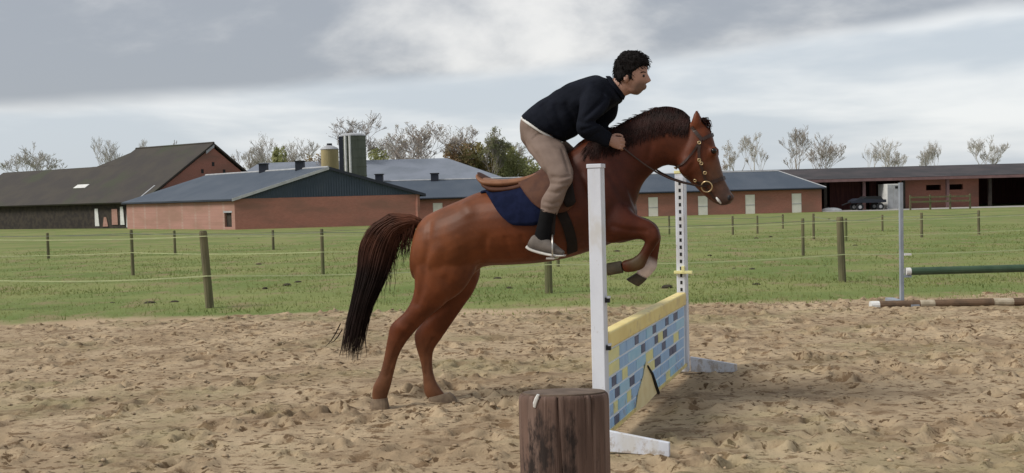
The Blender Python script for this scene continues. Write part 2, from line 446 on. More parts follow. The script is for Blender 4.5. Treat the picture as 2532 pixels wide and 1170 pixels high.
# long side with a real opening for the small door
lw = (c1 - c0).length
dn_l = (at(566, 560, c0.y).xy - c0.xy).length
def side_pt(t, z): return V2(c0 + l * t, z)
nin = Vector((-l.y, l.x, 0)); nin = nin if nin.dot(g) > 0 else -nin
d0, d1, dz0, dz1 = 0.55, 1.75, zb + 0.28, zb + 1.55
mb = MB()
for (t0, t1, z0, z1) in ((0.0, d0, zb, zE), (d1, lw, zb, zE), (d0, d1, dz1, zE), (d0, d1, zb, dz0)):
    mb.slab([side_pt(t0, z0), side_pt(t1, z0), side_pt(t1, z1), side_pt(t0, z1)], nin * 0.3)
mb.build('wall', m_brick, barn)  # pinker than the gable: the walls' lighting difference put into the brick colour
MB().slab([side_pt(d0 + .02, dz0 + .02) + nin * .2, side_pt(d1 - .02, dz0 + .02) + nin * .2, side_pt(d1 - .02, dz1 - .02) + nin * .2, side_pt(d0 + .02, dz1 - .02) + nin * .2], nin * .04).build('window', m_darkwood, barn)
MB().slab([side_pt(d0 - .12, dz1) - nin * .03, side_pt(d1 + .12, dz1) - nin * .03, side_pt(d1 + .12, dz1 + .15) - nin * .03, side_pt(d0 - .12, dz1 + .15) - nin * .03], nin * .02).build('lintel', m_trim, barn)
wall_between(c1, c3, zb, zE, 0.3, 'wall', m_brick, barn)
wall_between(c2, c3, zb, zE, 0.3, 'wall', m_brick2, barn)
apex = (c0 + c2) / 2; apexb = (c1 + c3) / 2
MB().slab([V2(c0 - g * .1, zE + 0.01), V2(c2 + g * .1, zE + 0.01), V2(apex, zR - 0.02)], nin.cross(Vector((0, 0, 1))).normalized() * 0.0 + (l * 0.25)).build('gable_cladding', m_darkcorr, barn)
ov = 0.35
for p, pb, s in ((c0, c1, -1), (c2, c3, 1)):
    e0 = V2(p + g * s * ov - l * .25, zE - ov * 2 * (zR - zE) / (c2 - c0).length * 1.0); e1 = V2(pb + g * s * ov + l * .25, e0.z)
    r0 = V2(apex - l * .25, zR); r1 = V2(apexb + l * .25, zR)
    roof_plane(e0, e1, r1, r0, 0.12, 'roof_slope', m_bluecorr, barn)
    MB().tube([e0 - Vector((0, 0, .02)) , e1 - Vector((0, 0, .02))], 0.08, 6).build('gutter', m_darkvent, barn)
    MB().slab([e0 - l * .02 + Vector((0, 0, -.1)), r0 - l * .02 + Vector((0, 0, -.1)), r0 - l * .02 + Vector((0, 0, .16)), e0 - l * .02 + Vector((0, 0, .16))], -l * .04).build('verge_trim', m_trim if s < 0 else m_darkvent, barn)
MB().tube([V2(apex - l * .2, zR + .1), V2(apexb + l * .2, zR + .1)], 0.12, 6).build('ridge_cap', m_trim, barn)
def vent(px, py, y, parent, wd=0.75, hh=0.95):
    p = at(px, py, y)
    mb = MB().box(p, (wd / 2, 0, 0), (0, wd / 2, 0), (0, 0, hh / 2))
    v = mb.build('roof_vent', m_darkvent, parent)
    MB().box(p + Vector((0, 0, hh / 2 + .05)), (wd / 2 + .08, 0, 0), (0, wd / 2 + .08, 0), (0, 0, .045)).build('vent_cap', m_black, v)
def along(a, b, px):                   # depth on the line a-b seen at column px
    best = None
    for i in range(401):
        q = a.lerp(b, i / 400); d = q - CAM
        u = d.dot(RT) / d.dot(FWD) * F + CX
        if best is None or abs(u - px) < best[0]: best = (abs(u - px), q.y)
    return best[1]
ra, rb = V2(apex, zR), V2(apexb, zR)
vent(652, 419, along(ra, rb, 652), barn); vent(742, 413, along(ra, rb, 742), barn)

# long low stable with white doors, behind the horse
s0 = ground(905, 553); s1 = ground(2032, 524); s0.y = s1.y = 94.5
s0 = at(905, 553, 94.5); s1 = at(2032, 524, 94.5); s0.z = s1.z = -0.82
stable = empty('long_stable', (s0 + s1) / 2, 'long low brick stable with pale doors and hipped blue-grey roof', 'stable')
DY = Vector((0, 9.0, 0)); zE2, zR2 = 1.52, 3.30
doors = [1082, 1180, 1300, 1420, 1520, 1615, 1738, 1855, 1970]
xs_d = [at(px, 500, 94.5).x for px in doors]
mb = MB(); prev = s0.x; dzt = 1.12
for xd in xs_d:
    mb.slab([(prev, 94.5, -.82), (xd - .48, 94.5, -.82), (xd - .48, 94.5, zE2), (prev, 94.5, zE2)], (0, .3, 0))
    mb.slab([(xd - .48, 94.5, dzt), (xd + .48, 94.5, dzt), (xd + .48, 94.5, zE2), (xd - .48, 94.5, zE2)], (0, .3, 0))
    prev = xd + .48
mb.slab([(prev, 94.5, -.82), (s1.x, 94.5, -.82), (s1.x, 94.5, zE2), (prev, 94.5, zE2)], (0, .3, 0))
mb.build('wall', m_brick2, stable)
for xd in xs_d:
    dr = MB().slab([(xd - .46, 94.52, -.80), (xd + .46, 94.52, -.80), (xd + .46, 94.52, dzt - .02), (xd - .46, 94.52, dzt - .02)], (0, .06, 0)).build('door', m_door, stable)
    MB().box((xd, 94.505, 0.1), (.46, 0, 0), (0, .014, 0), (0, 0, .03)).build('door_split', m_trim, dr)
wall_between(s1 + Vector((-.0, .31, 0)), s1 + DY, -.82, zE2, .3, 'wall', m_brick, stable)
wall_between(s0 + Vector((.31, .31, 0)), s0 + DY, -.82, zE2, .3, 'wall', m_brick, stable)
wall_between(s0 + DY, s1 + DY, -.82, zE2, .3, 'wall', m_brick, stable)
e = .35
A, B = Vector((s0.x - e, 94.5 - e, zE2)), Vector((s1.x + e, 94.5 - e, zE2))
C, D = Vector((s1.x + e, 94.5 + 9 + e, zE2)), Vector((s0.x - e, 94.5 + 9 + e, zE2))
Ra, Rb = Vector((s0.x + 1.0, 99, zR2)), Vector((at(1925, 433, 99).x, 99, zR2))
up = Vector((0, 0, .12))
MB().slab([A, B, Rb, Ra], up).build('roof_slope', m_bluecorr, stable)
MB().slab([C, D, Ra + Vector((0, .004, 0)), Rb + Vector((0, .004, 0))], up).build('roof_slope', m_bluecorr, stable)
MB().slab([B + Vector((.004, 0, 0)), C + Vector((.004, 0, 0)), Rb + Vector((.006, 0, 0))], up).build('roof_slope', m_bluecorr, stable)
MB().slab([A - Vector((.004, 0, 0)), D - Vector((.004, 0, 0)), Ra - Vector((.006, 0, 0))], up).build('roof_slope', m_bluecorr, stable)
MB().tube([Ra + up, Rb + up], .10, 6).build('ridge_cap', m_trim, stable)
MB().tube([Rb + up, B + up], .07, 6).build('hip_cap', m_trim, stable)
MB().tube([A + Vector((0, -.07, .02)), B + Vector((0, -.07, .02))], .08, 6).build('gutter', m_darkvent, stable)
vent(938, 444, 99, stable); vent(1075, 442, 99, stable)

# big pale-roofed shed behind
h0, h1 = at(560, 520, 116), at(1255, 500, 116)
shed2 = empty('pale_roofed_hall', ((h0.x + h1.x) / 2, 120, -.75), 'large hall behind the barns with pale grey roof', 'hall')
zE3 = 3.4; zR3 = at(1000, 396, 126).z
mb = MB().slab([(h0.x, 116, -.8), (h1.x, 116, -.8), (h1.x, 116, zE3), (h0.x, 116, zE3)], (0, .3, 0))
mb.build('wall', m_brick, shed2)
MB().slab([(h0.x, 136, -.8), (h1.x, 136, -.8), (h1.x, 136, zE3), (h0.x, 136, zE3)], (0, .3, 0)).build('wall', m_brick, shed2)
for x_ in (h0.x, h1.x - .3):
    MB().slab([(x_, 116.31, -.8), (x_, 135.99, -.8), (x_, 135.99, zE3), (x_, 116.31, zE3)], (.3, 0, 0)).build('wall', m_brick, shed2)
rl, rr = at(640, 395, 126).x, at(1105, 395, 126).x
P = [Vector((h0.x - .4, 115.6, zE3)), Vector((h1.x + .4, 115.6, zE3)), Vector((h1.x + .4, 136.7, zE3)), Vector((h0.x - .4, 136.7, zE3))]
Q = [Vector((rl, 126, zR3)), Vector((rr, 126, zR3))]
MB().slab([P[0], P[1], Q[1], Q[0]], up).build('roof_slope', m_palecorr, shed2)
MB().slab([P[2], P[3], Q[0] + Vector((0, .005, 0)), Q[1] + Vector((0, .005, 0))], up).build('roof_slope', m_palecorr, shed2)
MB().slab([P[1] + Vector((.005, 0, 0)), P[2] + Vector((.005, 0, 0)), Q[1] + Vector((.01, 0, 0))], up).build('roof_slope', m_palecorr, shed2)
MB().slab([P[0] - Vector((.005, 0, 0)), P[3] - Vector((.005, 0, 0)), Q[0] - Vector((.01, 0, 0))], up).build('roof_slope', m_palecorr, shed2)

# old farmhouse barn with a steep tiled roof
fc = at(350, 520, 100); ap = at(525, 358, 108); ap_z = ap.z
fc.z = -.8; apx = Vector((ap.x, ap.y, -.8)); bc = apx * 2 - fc; bc.z = -.8
gd = (bc - fc).normalized(); ld = Vector((-gd.y, gd.x, 0))
if ld.x > 0: ld = -ld
old = empty('old_tiled_barn', apx, 'old barn with steep mossy tiled roof and brick gable', 'barn')
zE4 = 1.85; L1 = 13.3; L2 = 36.0
gw = (bc - fc).length
# gable wall up to the verges
MB().slab([V2(fc + gd * .3, -.8), V2(bc - gd * .3, -.8), V2(bc - gd * .3, zE4), V2(apx, ap_z - .25), V2(fc + gd * .3, zE4)], ld * .35).build('gable_wall', m_brick2, old)
rL = apx + ld * L1
fs = (fc - apx)          # down-slope, front
ovg = -ld * .25
A4, B4 = V2(fc, zE4) + ovg, V2(apx, ap_z) + ovg
ztop2 = at(250, 418, 117).z
frac = (ztop2 - zE4) / (ap_z - zE4)
dn = (ap_z - ztop2) / (ap_z - zE4)
hipx = rL + ld * 4.2
# front slope: main part, then lower annex
roof_plane(A4, V2(rL, ap_z) + fs + Vector((0, 0, zE4 - ap_z)), V2(rL, ap_z), B4, .18, 'roof_slope', m_tileroof, old)
bs = bc - apx
roof_plane(V2(bc, zE4) + ovg, V2(rL + bs, zE4), V2(rL, ap_z), B4 + Vector((0, 0, .002)), .18, 'roof_slope', m_tileroof, old)
hf = V2(hipx + fs * dn, ztop2); hb = V2(hipx + bs * dn, ztop2)
MB().slab([V2(rL, ap_z), V2(rL + fs * dn, ztop2), hf, hb, V2(rL + bs * dn, ztop2)], (0, 0, .18)).build('hip_slope', m_tileroof, old)
lo_ridge0, lo_ridge1 = V2(rL + fs * dn, ztop2), V2(apx + ld * L2 + fs * dn, ztop2)
roof_plane(V2(rL + fs, zE4) + ld * .005, V2(apx + ld * L2 + fs, zE4), lo_ridge1, lo_ridge0 + ld * .005, .18, 'annex_slope', m_tileroof, old)
roof_plane(lo_ridge0 + ld * .01, lo_ridge1, V2(apx + ld * L2 + bs, zE4), V2(rL + bs, zE4) + ld * .01, .18, 'annex_slope', m_tileroof, old)
MB().tube([B4 + Vector((0, 0, .2)), V2(rL, ap_z + .2)], .13, 6).build('ridge_tiles', m_tileroof, old)
MB().slab([B4 + ovg * .1, V2(apx + fs * .12, ap_z - .12 * (ap_z - zE4)) + ovg * 1.1, V2(apx + fs * .12, ap_z - .12 * (ap_z - zE4) - .3) + ovg * 1.1, B4 + ovg * .1 - Vector((0, 0, .3))], ovg * .2).build('verge_board', m_trim, old)
for fx, zz in ((.42, 5.2), (.5, 6.0), (.58, 5.2)):
    q = fc.lerp(bc, fx); q.z = zz
    MB().box(q - ld * .01, gd * .16, ld * .03, (0, 0, .22)).build('vent_slit', m_black, old)
skyl = V2(fc.lerp(apx, .16) + ld * .9, zE4 + .16 * (ap_z - zE4) + .2)
sdv = (V2(apx, ap_z) - V2(fc, zE4)).normalized()
MB().box(skyl, sdv * 1.1, ld * .1, sdv.cross(ld) * .05).build('flashing', m_trim, old)
q2 = V2(fc.lerp(apx, .30) + ld * 14.3, zE4 + .30 * (ap_z - zE4) + .2)
MB().box(q2, sdv * .35, ld * 1.1, sdv.cross(ld) * .06).build('skylight', m_whitepaint, old)
# front wall: dark boarding with whitewashed panels
fw0, fw1 = fc - fs * .06, fc + ld * L2 - fs * .06
nf_ = (fs.normalized())
MB().slab([V2(fw0, -.8), V2(fw1, -.8), V2(fw1, zE4 + .4), V2(fw0, zE4 + .4)], -nf_ * .3).build('wall', m_darkwood, old)
random.seed(4)
tpos = 0.6
while tpos < 9:
    ww = random.uniform(.5, 1.3); hh = random.uniform(.8, 2.0); zz = -.8 + random.uniform(0.05, 0.5)
    q = fw0 + ld * tpos + nf_ * .02
    zz1 = min(zz + hh, zE4 + .1)
    MB().slab([V2(q, zz), V2(q + ld * ww, zz), V2(q + ld * ww * random.uniform(.7, 1), zz1), V2(q + ld * ww * random.uniform(0, .3), zz1)], nf_ * .05).build('whitewashed_panel', m_whitepaint if random.random() < .6 else m_brick, old)
    tpos += ww + random.uniform(.25, .9)
MB().slab([V2(apx + ld * L2 + fs * .9, -.8), V2(apx + ld * L2 + bs * .9, -.8), V2(apx + ld * L2 + bs * .9, zE4), V2(apx + ld * L2, ztop2 - .2), V2(apx + ld * L2 + fs * .9, zE4)], -ld * .3).build('end_wall', m_brick2, old)
MB().slab([V2(bc - bs * .06 , -.8), V2(bc - bs * .06 + ld * L2, -.8), V2(bc - bs * .06 + ld * L2, zE4 + .3), V2(bc - bs * .06, zE4 + .3)], -bs.normalized() * .3).build('back_wall', m_brick2, old)

# open shed on the right
xe0, xe1 = at(1780, 440, 104).x, at(2660, 440, 104).x
shed = empty('open_shed', ((xe0 + xe1) / 2, 101, -.75), 'long dark open-fronted shed with low black roof', 'shed')
zf, zr_, zbk = at(2200, 443, 98).z, at(2200, 416, 107).z, 2.6
MB().slab([(xe0, 97.6, zf), (xe1, 97.6, zf + .0), (xe1, 107, zr_), (xe0, 107, zr_)], (0, 0, .16)).build('roof_slope', m_shedroof, shed)
MB().slab([(xe0, 107.004, zr_), (xe1, 107.004, zr_), (xe1, 116, zbk), (xe0, 116, zbk)], (0, 0, .16)).build('roof_slope', m_shedroof, shed)
MB().box(((xe0 + xe1) / 2, 97.5, zf - .02), ((xe1 - xe0) / 2, 0, 0), (0, .06, 0), (0, 0, .14)).build('fascia', m_pinkpost, shed)
MB().slab([(xe0, 114, -.8), (xe1, 114, -.8), (xe1, 114, 2.9), (xe0, 114, 2.9)], (0, .3, 0)).build('back_wall', m_redwall, shed)
MB().slab([(xe0, 98, -.8), (xe0, 113.9, -.8), (xe0, 113.9, 2.4), (xe0, 107, 3.4), (xe0, 98, 2.3)], (.3, 0, 0)).build('side_wall', m_darkwood, shed)
MB().slab([(xe1 - .3, 98, -.8), (xe1 - .3, 113.9, -.8), (xe1 - .3, 113.9, 2.4), (xe1 - .3, 107, 3.4), (xe1 - .3, 98, 2.3)], (.3, 0, 0)).build('side_wall', m_darkwood, shed)
for i, px in enumerate((2042, 2138, 2236, 2345, 2450, 2560)):
    p = at(px, 480, 98)
    MB().box((p.x, 98.2, (zf - .8) / 2 - .02), (.14, 0, 0), (0, .14, 0), (0, 0, (zf + .8) / 2)).build('post', m_pinkpost if i in (1, 3) else m_darkwood, shed)
# partition and loose-box front inside the shed
MB().slab([(at(2052, 480, 101).x, 101, -.8), (at(2128, 480, 101).x, 101, -.8), (at(2128, 480, 101).x, 101, 2.6), (at(2052, 480, 101).x, 101, 2.6)], (0, .15, 0)).build('partition', m_redwall, shed)
MB().slab([(at(2150, 480, 101).x, 101, -.8), (at(2166, 480, 101).x, 101, -.8), (at(2166, 480, 101).x, 101, 2.6), (at(2150, 480, 101).x, 101, 2.6)], (0, .15, 0)).build('partition', m_redwall, shed)
bx0, bx1 = at(2226, 480, 99.5).x, at(2420, 480, 99.5).x
bw = MB().slab([(bx0, 99.5, -.8), (bx1, 99.5, -.8), (bx1, 99.5, 1.05), (bx0, 99.5, 1.05)], (0, .25, 0))
bw.slab([(bx0, 99.5, 1.6), (bx1, 99.5, 1.6), (bx1, 99.5, 2.25), (bx0, 99.5, 2.25)], (0, .25, 0))
for a_, b_ in ((0, .33), (.52, .58), (.8, 1.0)):
    bw.slab([(bx0 + (bx1 - bx0) * a_, 99.5, 1.05), (bx0 + (bx1 - bx0) * b_, 99.5, 1.05), (bx0 + (bx1 - bx0) * b_, 99.5, 1.6), (bx0 + (bx1 - bx0) * a_, 99.5, 1.6)], (0, .25, 0))
bw.build('box_wall', m_brick2, shed)

# white container in front of the shed
p0, p1 = at(2191, 500, 97), at(2222, 500, 97)
cont = empty('storage_container', ((p0.x + p1.x) / 2, 97, -.8), 'tall white storage container standing at the front of the open shed', 'container')
mb = MB().box(((p0.x + p1.x) / 2, 97.9, (at(2205, 455, 97).z - .8) / 2), ((p1.x - p0.x) / 2, 0, 0), (0, 1.2, 0), (0, 0, (at(2205, 455, 97).z + .8) / 2))
mb.build('body', m_whitepaint, cont, bevel=.03)
for s_ in (-.33, .33):
    MB().box(((p0.x + p1.x) / 2 + s_ * (p1.x - p0.x) * .72, 96.68, .55), ((p1.x - p0.x) * .22, 0, 0), (0, .015, 0), (0, 0, 1.15)).build('door', m_trim, cont)
MB().box(((p0.x + p1.x) / 2 + .3, 96.66, 1.45), (.14, 0, 0), (0, .02, 0), (0, 0, .12)).build('vent', m_black, cont)

# flatbed trailer in the shade of the shed
tx0, tx1 = at(2094, 505, 96.5).x, at(2184, 505, 96.5).x
tr = empty('farm_trailer', ((tx0 + tx1) / 2, 96.5, -.78), 'dark farm trailer parked in front of the open shed', 'trailer')
MB().slab([(tx0 + .4, 95.7, .0), (tx1, 95.7, .0), (tx1, 95.7, .28), (tx0 + .9, 95.7, .45), (tx0 + .4, 95.7, .2)], (0, 1.7, 0)).build('body', m_darkvent, tr)
MB().slab([(tx0 + 1.2, 95.72, .285), (tx1 - .3, 95.72, .285), (tx1 - .5, 95.72, .62), (tx0 + 1.7, 95.72, .62)], (0, 1.66, 0)).build('load', m_black, tr)
MB().tube([(tx0 + .4, 96.5, .1), (tx0 - .5, 96.5, -.2)], .06, 6).build('drawbar', m_black, tr)
for xx in (tx0 + 1.0, tx1 - .6):
    for yy in (95.6, 97.3):
        wv = MB().tube([(xx, yy, -.4), (xx, yy + .22, -.4)], .36, 14).build('wheel', m_black, tr)
        MB().tube([(xx, yy - .012, -.4), (xx, yy + .232, -.4)], .17, 10).build('rim', m_trim, wv)
pile = at(2056, 513, 95.5)
mb = MB(); random.seed(2)
mb.loft([[Vector((pile.x + math.cos(a) * r * 1.1, 95.5 + math.sin(a) * r * .6, -.78 + z + .03 * math.sin(3 * a))) for a in [2 * math.pi * i / 14 for i in range(14)]] for r, z in ((1.0, -.03), (.9, .2), (.6, .33), (.2, .38))])
tag(mb.build('sheeted_bale', m_whitepaint, smooth=True), 'low white sheeted bale beside the stable corner', 'bale')
# two-rail cattle gate on the right
gx0, gx1 = at(2252, 500, 92).x, at(2400, 500, 92).x
gate = empty('cattle_rails', (gx0, 92, -.75), 'weathered two-rail timber fence in front of the brick box', 'rail fence')
for z_ in (.02, .45):
    MB().box(((gx0 + gx1) / 2, 92, z_), ((gx1 - gx0) / 2, 0, 0), (0, .03, 0), (0, 0, .08)).build('rail', m_postwood, gate)
for i in range(4):
    MB().box((gx0 + (gx1 - gx0) * i / 3, 92.1, -.05), (.07, 0, 0), (0, .065, 0), (0, 0, .72)).build('post', m_postwood, gate)
# concrete yard strip before the shed
yx0, yx1 = at(2030, 520, 95).x, at(2700, 520, 95).x
o = MB().slab([(yx0, 92.8, -.78), (yx1, 92.8, -.78), (yx1, 98.5, -.78), (yx0, 98.5, -.78)], (0, 0, .06)).build('yard', m_greyconc); tag(o, kind='structure')

# silos
def cyl_rings(c, rads_z, n=28):
    return [[Vector((c.x + math.cos(2 * math.pi * i / n) * r, c.y + math.sin(2 * math.pi * i / n) * r, z)) for i in range(n)] for r, z in rads_z]
sc_ = at(875, 400, 108); zt = at(875, 338, 108).z
silo = empty('tower_silo', (sc_.x, 108, -.75), 'tall grey-green cylindrical silo with two white pipes', 'silo')
MB().loft(cyl_rings(sc_, [(1.38, -.8), (1.38, zt)])).build('tower', m_concrete, silo, smooth=False)
for zz in np.linspace(.4, zt - .4, 9):
    MB().loft(cyl_rings(sc_, [(1.40, zz - .05), (1.42, zz), (1.40, zz + .05)])).build('hoop', m_concrete, silo)
MB().loft(cyl_rings(sc_, [(1.45, zt + .005), (1.45, zt + .14), (1.1, zt + .3), (.2, zt + .42)])).build('cap', m_trim, silo)
for px in (855, 866):
    q = at(px, 400, 106.5)
    MB().tube([(q.x, 106.55, -.75), (q.x, 106.55, zt + .05)], .13, 8).build('pipe', m_whitepaint, silo)
q = at(846, 400, 107)
MB().box((q.x - .05, 107.3, zt / 2 - .4), (.26, 0, 0), (0, .3, 0), (0, 0, zt / 2 + .4)).build('ladder_shaft', m_darkvent, silo)
s2 = at(816, 400, 112); zt2 = at(816, 370, 112).z
silo2 = empty('feed_silo', (s2.x, 112, -.75), 'shorter beige feed silo left of the tall silo', 'silo')
MB().loft(cyl_rings(s2, [(1.0, -.8), (1.0, zt2)])).build('drum', m_beige, silo2)
MB().loft(cyl_rings(s2, [(1.06, zt2 + .005), (.9, zt2 + .2), (.25, zt2 + .5)])).build('cone_roof', m_trim, silo2)
MB().loft(cyl_rings(s2, [(.3, zt2 + .48), (.3, zt2 + .7)])).build('hatch', m_black, silo2)

# ------------------------------------------------------------------ trees
def bare_tree(label, px, top, hw, y, seed, bark, leaf=None, nleaf=0, leafsize=.16, name='bare_tree', group='trees behind the farm', spread=1.0, levels=6, upright=.55, pxbase=None):
    rnd = random.Random(seed)
    base = at(px if pxbase is None else pxbase, 480, y); base.z = -.8
    topz = at(px, top, y).z; Ht = topz - base.z; W = hw / F * y
    root = empty(name, base, label, 'tree', group)
    tr, tips = MB(), []
    trunk = MB(); crown = MB()
    mid = base + Vector((0, 0, Ht * .55)); rad = Vector((W, W, Ht * .5))
    def grow(p, d, ln, r, lev):
        pts = [p]; rs = [r]; n = 3 if lev > 1 else 4
        for i in range(n):
            d = (d + Vector((rnd.gauss(0, .14), rnd.gauss(0, .14), rnd.gauss(0.05, .1)))).normalized()
            p = p + d * (ln / n); pts.append(p); rs.append(max(.022, r * (1 - .5 * (i + 1) / n)))
        (trunk if lev == 0 else crown).tube(pts, rs, 6 if lev < 2 else 3, cap=False)
        if lev >= levels:
            tips.append(p); return
        kids = rnd.choice((3, 4)) if lev < 2 else 3
        for j in range(kids):
            t = rnd.uniform(.45, 1.0) if j else 1.0
            k = min(int(t * n), n - 1); q = pts[k].lerp(pts[k + 1], t * n - k)
            a = rnd.uniform(0, 2 * math.pi); sp = rnd.uniform(.35, .95) * spread
            side = Vector((math.cos(a), math.sin(a), 0))
            nd = (d * 1.0 + side * sp + Vector((0, 0, upright * .3))).normalized()
            # stay in the crown volume
            e_ = q + nd * ln * .7 - mid
            s_ = math.sqrt((e_.x / rad.x) ** 2 + (e_.y / rad.y) ** 2 + (e_.z / rad.z) ** 2)
            l2 = ln * rnd.uniform(.58, .82) * (1 if s_ < 1 else max(.35, 1.35 - .7 * (s_ - .4)))
            grow(q, nd, l2, rs[k] * rnd.uniform(.5, .68), lev + 1)
    grow(base, Vector((rnd.gauss(0, .04), 0, 1)), Ht * .34, Ht * .022 + .05, 0)
    # fit the crown to the height seen
    zmax = max(v[2] for v in crown.v); xm = sorted(abs(v[0] - base.x) for v in crown.v)[int(len(crown.v) * .985)]
    kz = (topz - base.z) / (zmax - base.z); kx = W / max(xm, .01)
    fit = lambda v: (base.x + (v[0] - base.x) * kx, base.y + (v[1] - base.y) * kx, base.z + (v[2] - base.z) * kz)
    trunk.v = [fit(v) for v in trunk.v]; crown.v = [fit(v) for v in crown.v]
    trunk.build('trunk', bark, root, fix=False); crown.build('crown', bark, root, fix=False)
    if leaf is not None:
        vs, fs_ = [], []
        for i in range(nleaf):
            c = Vector(fit(rnd.choice(tips))) + Vector((rnd.gauss(0, .12), rnd.gauss(0, .12), rnd.gauss(0, .1)))
            a = Vector((rnd.gauss(0, 1), rnd.gauss(0, 1), rnd.gauss(0, 1))).normalized(); b = a.orthogonal().normalized()
            s_ = leafsize * .62 * rnd.uniform(.5, 1.3); k = len(vs)
            vs += [tuple(c + a * s_), tuple(c + b * s_ * .6), tuple(c - a * s_), tuple(c - b * s_ * .6)]; fs_.append((k, k + 1, k + 2, k + 3))
        link('foliage', big_mesh('foliage', vs, quads=fs_), leaf, root)
    return root
def shrub(label, px, top, hw, y, seed, leaf, n=5000, size=.2, name='shrub'):
    rnd = random.Random(seed); base = at(px, 480, y); base.z = -.8
    topz = at(px, top, y).z; W = hw / F * y; Ht = topz - base.z
    root = empty(name, base, label, 'shrub', 'shrubs behind the farm')
    st = MB(); lobes = []
    for i in range(14):
        a = rnd.uniform(0, 6.28); r = W * rnd.uniform(.1, .68)
        c = base + Vector((math.cos(a) * r, math.sin(a) * r, Ht * rnd.uniform(.40, .82)))
        lobes.append((c, W * rnd.uniform(.26, .42), Ht * rnd.uniform(.13, .2)))
        st.tube([base + Vector((math.cos(a) * .2, math.sin(a) * .2, 0)), base.lerp(c, .5) + Vector((0, 0, .3)), c], [.12, .08, .03], 5)
    st.build('stems', m_bark, root, fix=False)
    vs, fs_ = [], []
    for i in range(n):
        c, rw, rh = rnd.choice(lobes)
        d = Vector((rnd.gauss(0, 1), rnd.gauss(0, 1), rnd.gauss(0, 1))).normalized() * (rnd.random() ** .3)
        p = c + Vector((d.x * rw, d.y * rw, d.z * rh * 1.6))
        if p.z < base.z + .1: continue
        if p.z > topz: p.z = topz - rnd.random() * .3
        a = Vector((rnd.gauss(0, 1), rnd.gauss(0, 1), rnd.gauss(0, 1))).normalized(); b = a.orthogonal().normalized()
        s_ = size * rnd.uniform(.5, 1.4); k = len(vs)
        vs += [tuple(p + a * s_), tuple(p + b * s_ * .6), tuple(p - a * s_), tuple(p - b * s_ * .6)]; fs_.append((k, k + 1, k + 2, k + 3))
    link('foliage', big_mesh('foliage', vs, quads=fs_), leaf, root)

bare_tree('dark bare tree rising straight behind the tall silo', 872, 276, 80, 124, 17, m_bark, m_bud, 500, .12, spread=1.6, upright=.1)
bare_tree('broad round bare tree with pinkish buds between silo and rider', 1050, 301, 80, 136, 5, m_bark, m_bud, 3200, .16)
bare_tree('bare tree with pale buds just right of the broad round tree', 1128, 310, 50, 142, 8, m_bark, m_bud, 1600, .16)
bare_tree('tree with young green leaves above the rusty shrubs', 1200, 316, 62, 139, 13, m_bark, m_leafgreen2, 2600, .2)
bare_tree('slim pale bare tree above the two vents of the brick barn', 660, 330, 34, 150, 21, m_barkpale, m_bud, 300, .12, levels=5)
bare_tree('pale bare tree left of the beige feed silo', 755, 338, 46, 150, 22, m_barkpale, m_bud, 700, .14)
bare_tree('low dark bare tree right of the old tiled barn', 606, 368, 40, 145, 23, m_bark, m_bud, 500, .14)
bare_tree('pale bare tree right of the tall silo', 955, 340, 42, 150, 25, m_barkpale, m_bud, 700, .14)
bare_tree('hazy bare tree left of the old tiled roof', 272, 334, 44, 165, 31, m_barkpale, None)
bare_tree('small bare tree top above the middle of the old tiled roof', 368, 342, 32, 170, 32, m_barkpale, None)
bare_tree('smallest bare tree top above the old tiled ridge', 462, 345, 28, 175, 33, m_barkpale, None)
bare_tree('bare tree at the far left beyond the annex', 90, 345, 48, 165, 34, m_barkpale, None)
bare_tree('bare tree with creamy buds right behind the horse nose', 1830, 336, 42, 160, 41, m_barkpale, m_bud, 900, .16)
bare_tree('narrow bare tree rising from the creamy buds behind the stable', 1868, 325, 30, 165, 48, m_barkpale, m_bud, 400, .14)
bare_tree('tall slim bare tree behind the right end of the stable', 1972, 308, 40, 158, 42, m_bark, m_bud, 300, .12)
bare_tree('wide bare tree with layered branches behind the open shed', 2032, 326, 54, 162, 43, m_bark, m_bud, 500, .14)
bare_tree('faint bare tree above the middle of the open shed', 2190, 338, 44, 175, 44, m_barkpale, m_bud, 300, .12)
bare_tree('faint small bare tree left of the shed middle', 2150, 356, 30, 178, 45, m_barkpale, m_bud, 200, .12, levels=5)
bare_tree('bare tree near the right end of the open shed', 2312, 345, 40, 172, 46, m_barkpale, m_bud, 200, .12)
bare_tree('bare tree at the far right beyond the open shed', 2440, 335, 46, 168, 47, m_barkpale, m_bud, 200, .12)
bare_tree('tangled pale bare tree between the tall silo and the broad tree', 985, 326, 46, 152, 71, m_barkpale, m_bud, 900, .14)
bare_tree('bare tree with creamy buds behind the small green shrub and vents', 712, 346, 44, 155, 72, m_barkpale, m_bud, 700, .14)
bare_tree('low bare tree just right of the old barn gable', 640, 356, 38, 156, 73, m_barkpale, m_bud, 500, .14)
bare_tree('dark leafy-tipped tree at the right edge of the green shrub', 1275, 352, 46, 144, 74, m_bark, m_leafgreen2, 1200, .16)
shrub('rusty brown shrub behind the right end of the pale hall roof', 1142, 354, 58, 141, 61, m_leafrust, 5200, .19)
shrub('olive and rust shrub in the middle of the shrub clump', 1190, 350, 58, 142, 67, m_leafolive, 5200, .19)
shrub('wide olive green shrub just left of the rider seat', 1248, 362, 64, 140.5, 62, m_leafgreen, 5600, .19)
shrub('low pale green shrub right behind the rider seat', 1312, 384, 46, 140, 68, m_leafgreen, 3000, .19)
shrub('small green shrub behind the brick barn vents', 690, 364, 34, 142, 63, m_leafgreen, 2500, .2)
shrub('small green shrub right of the tall silo', 935, 364, 40, 142, 64, m_leafgreen, 2600, .2)
shrub('low brown hedge shrub left of the beige silo', 775, 380, 42, 143, 65, m_leafrust, 2200, .2)

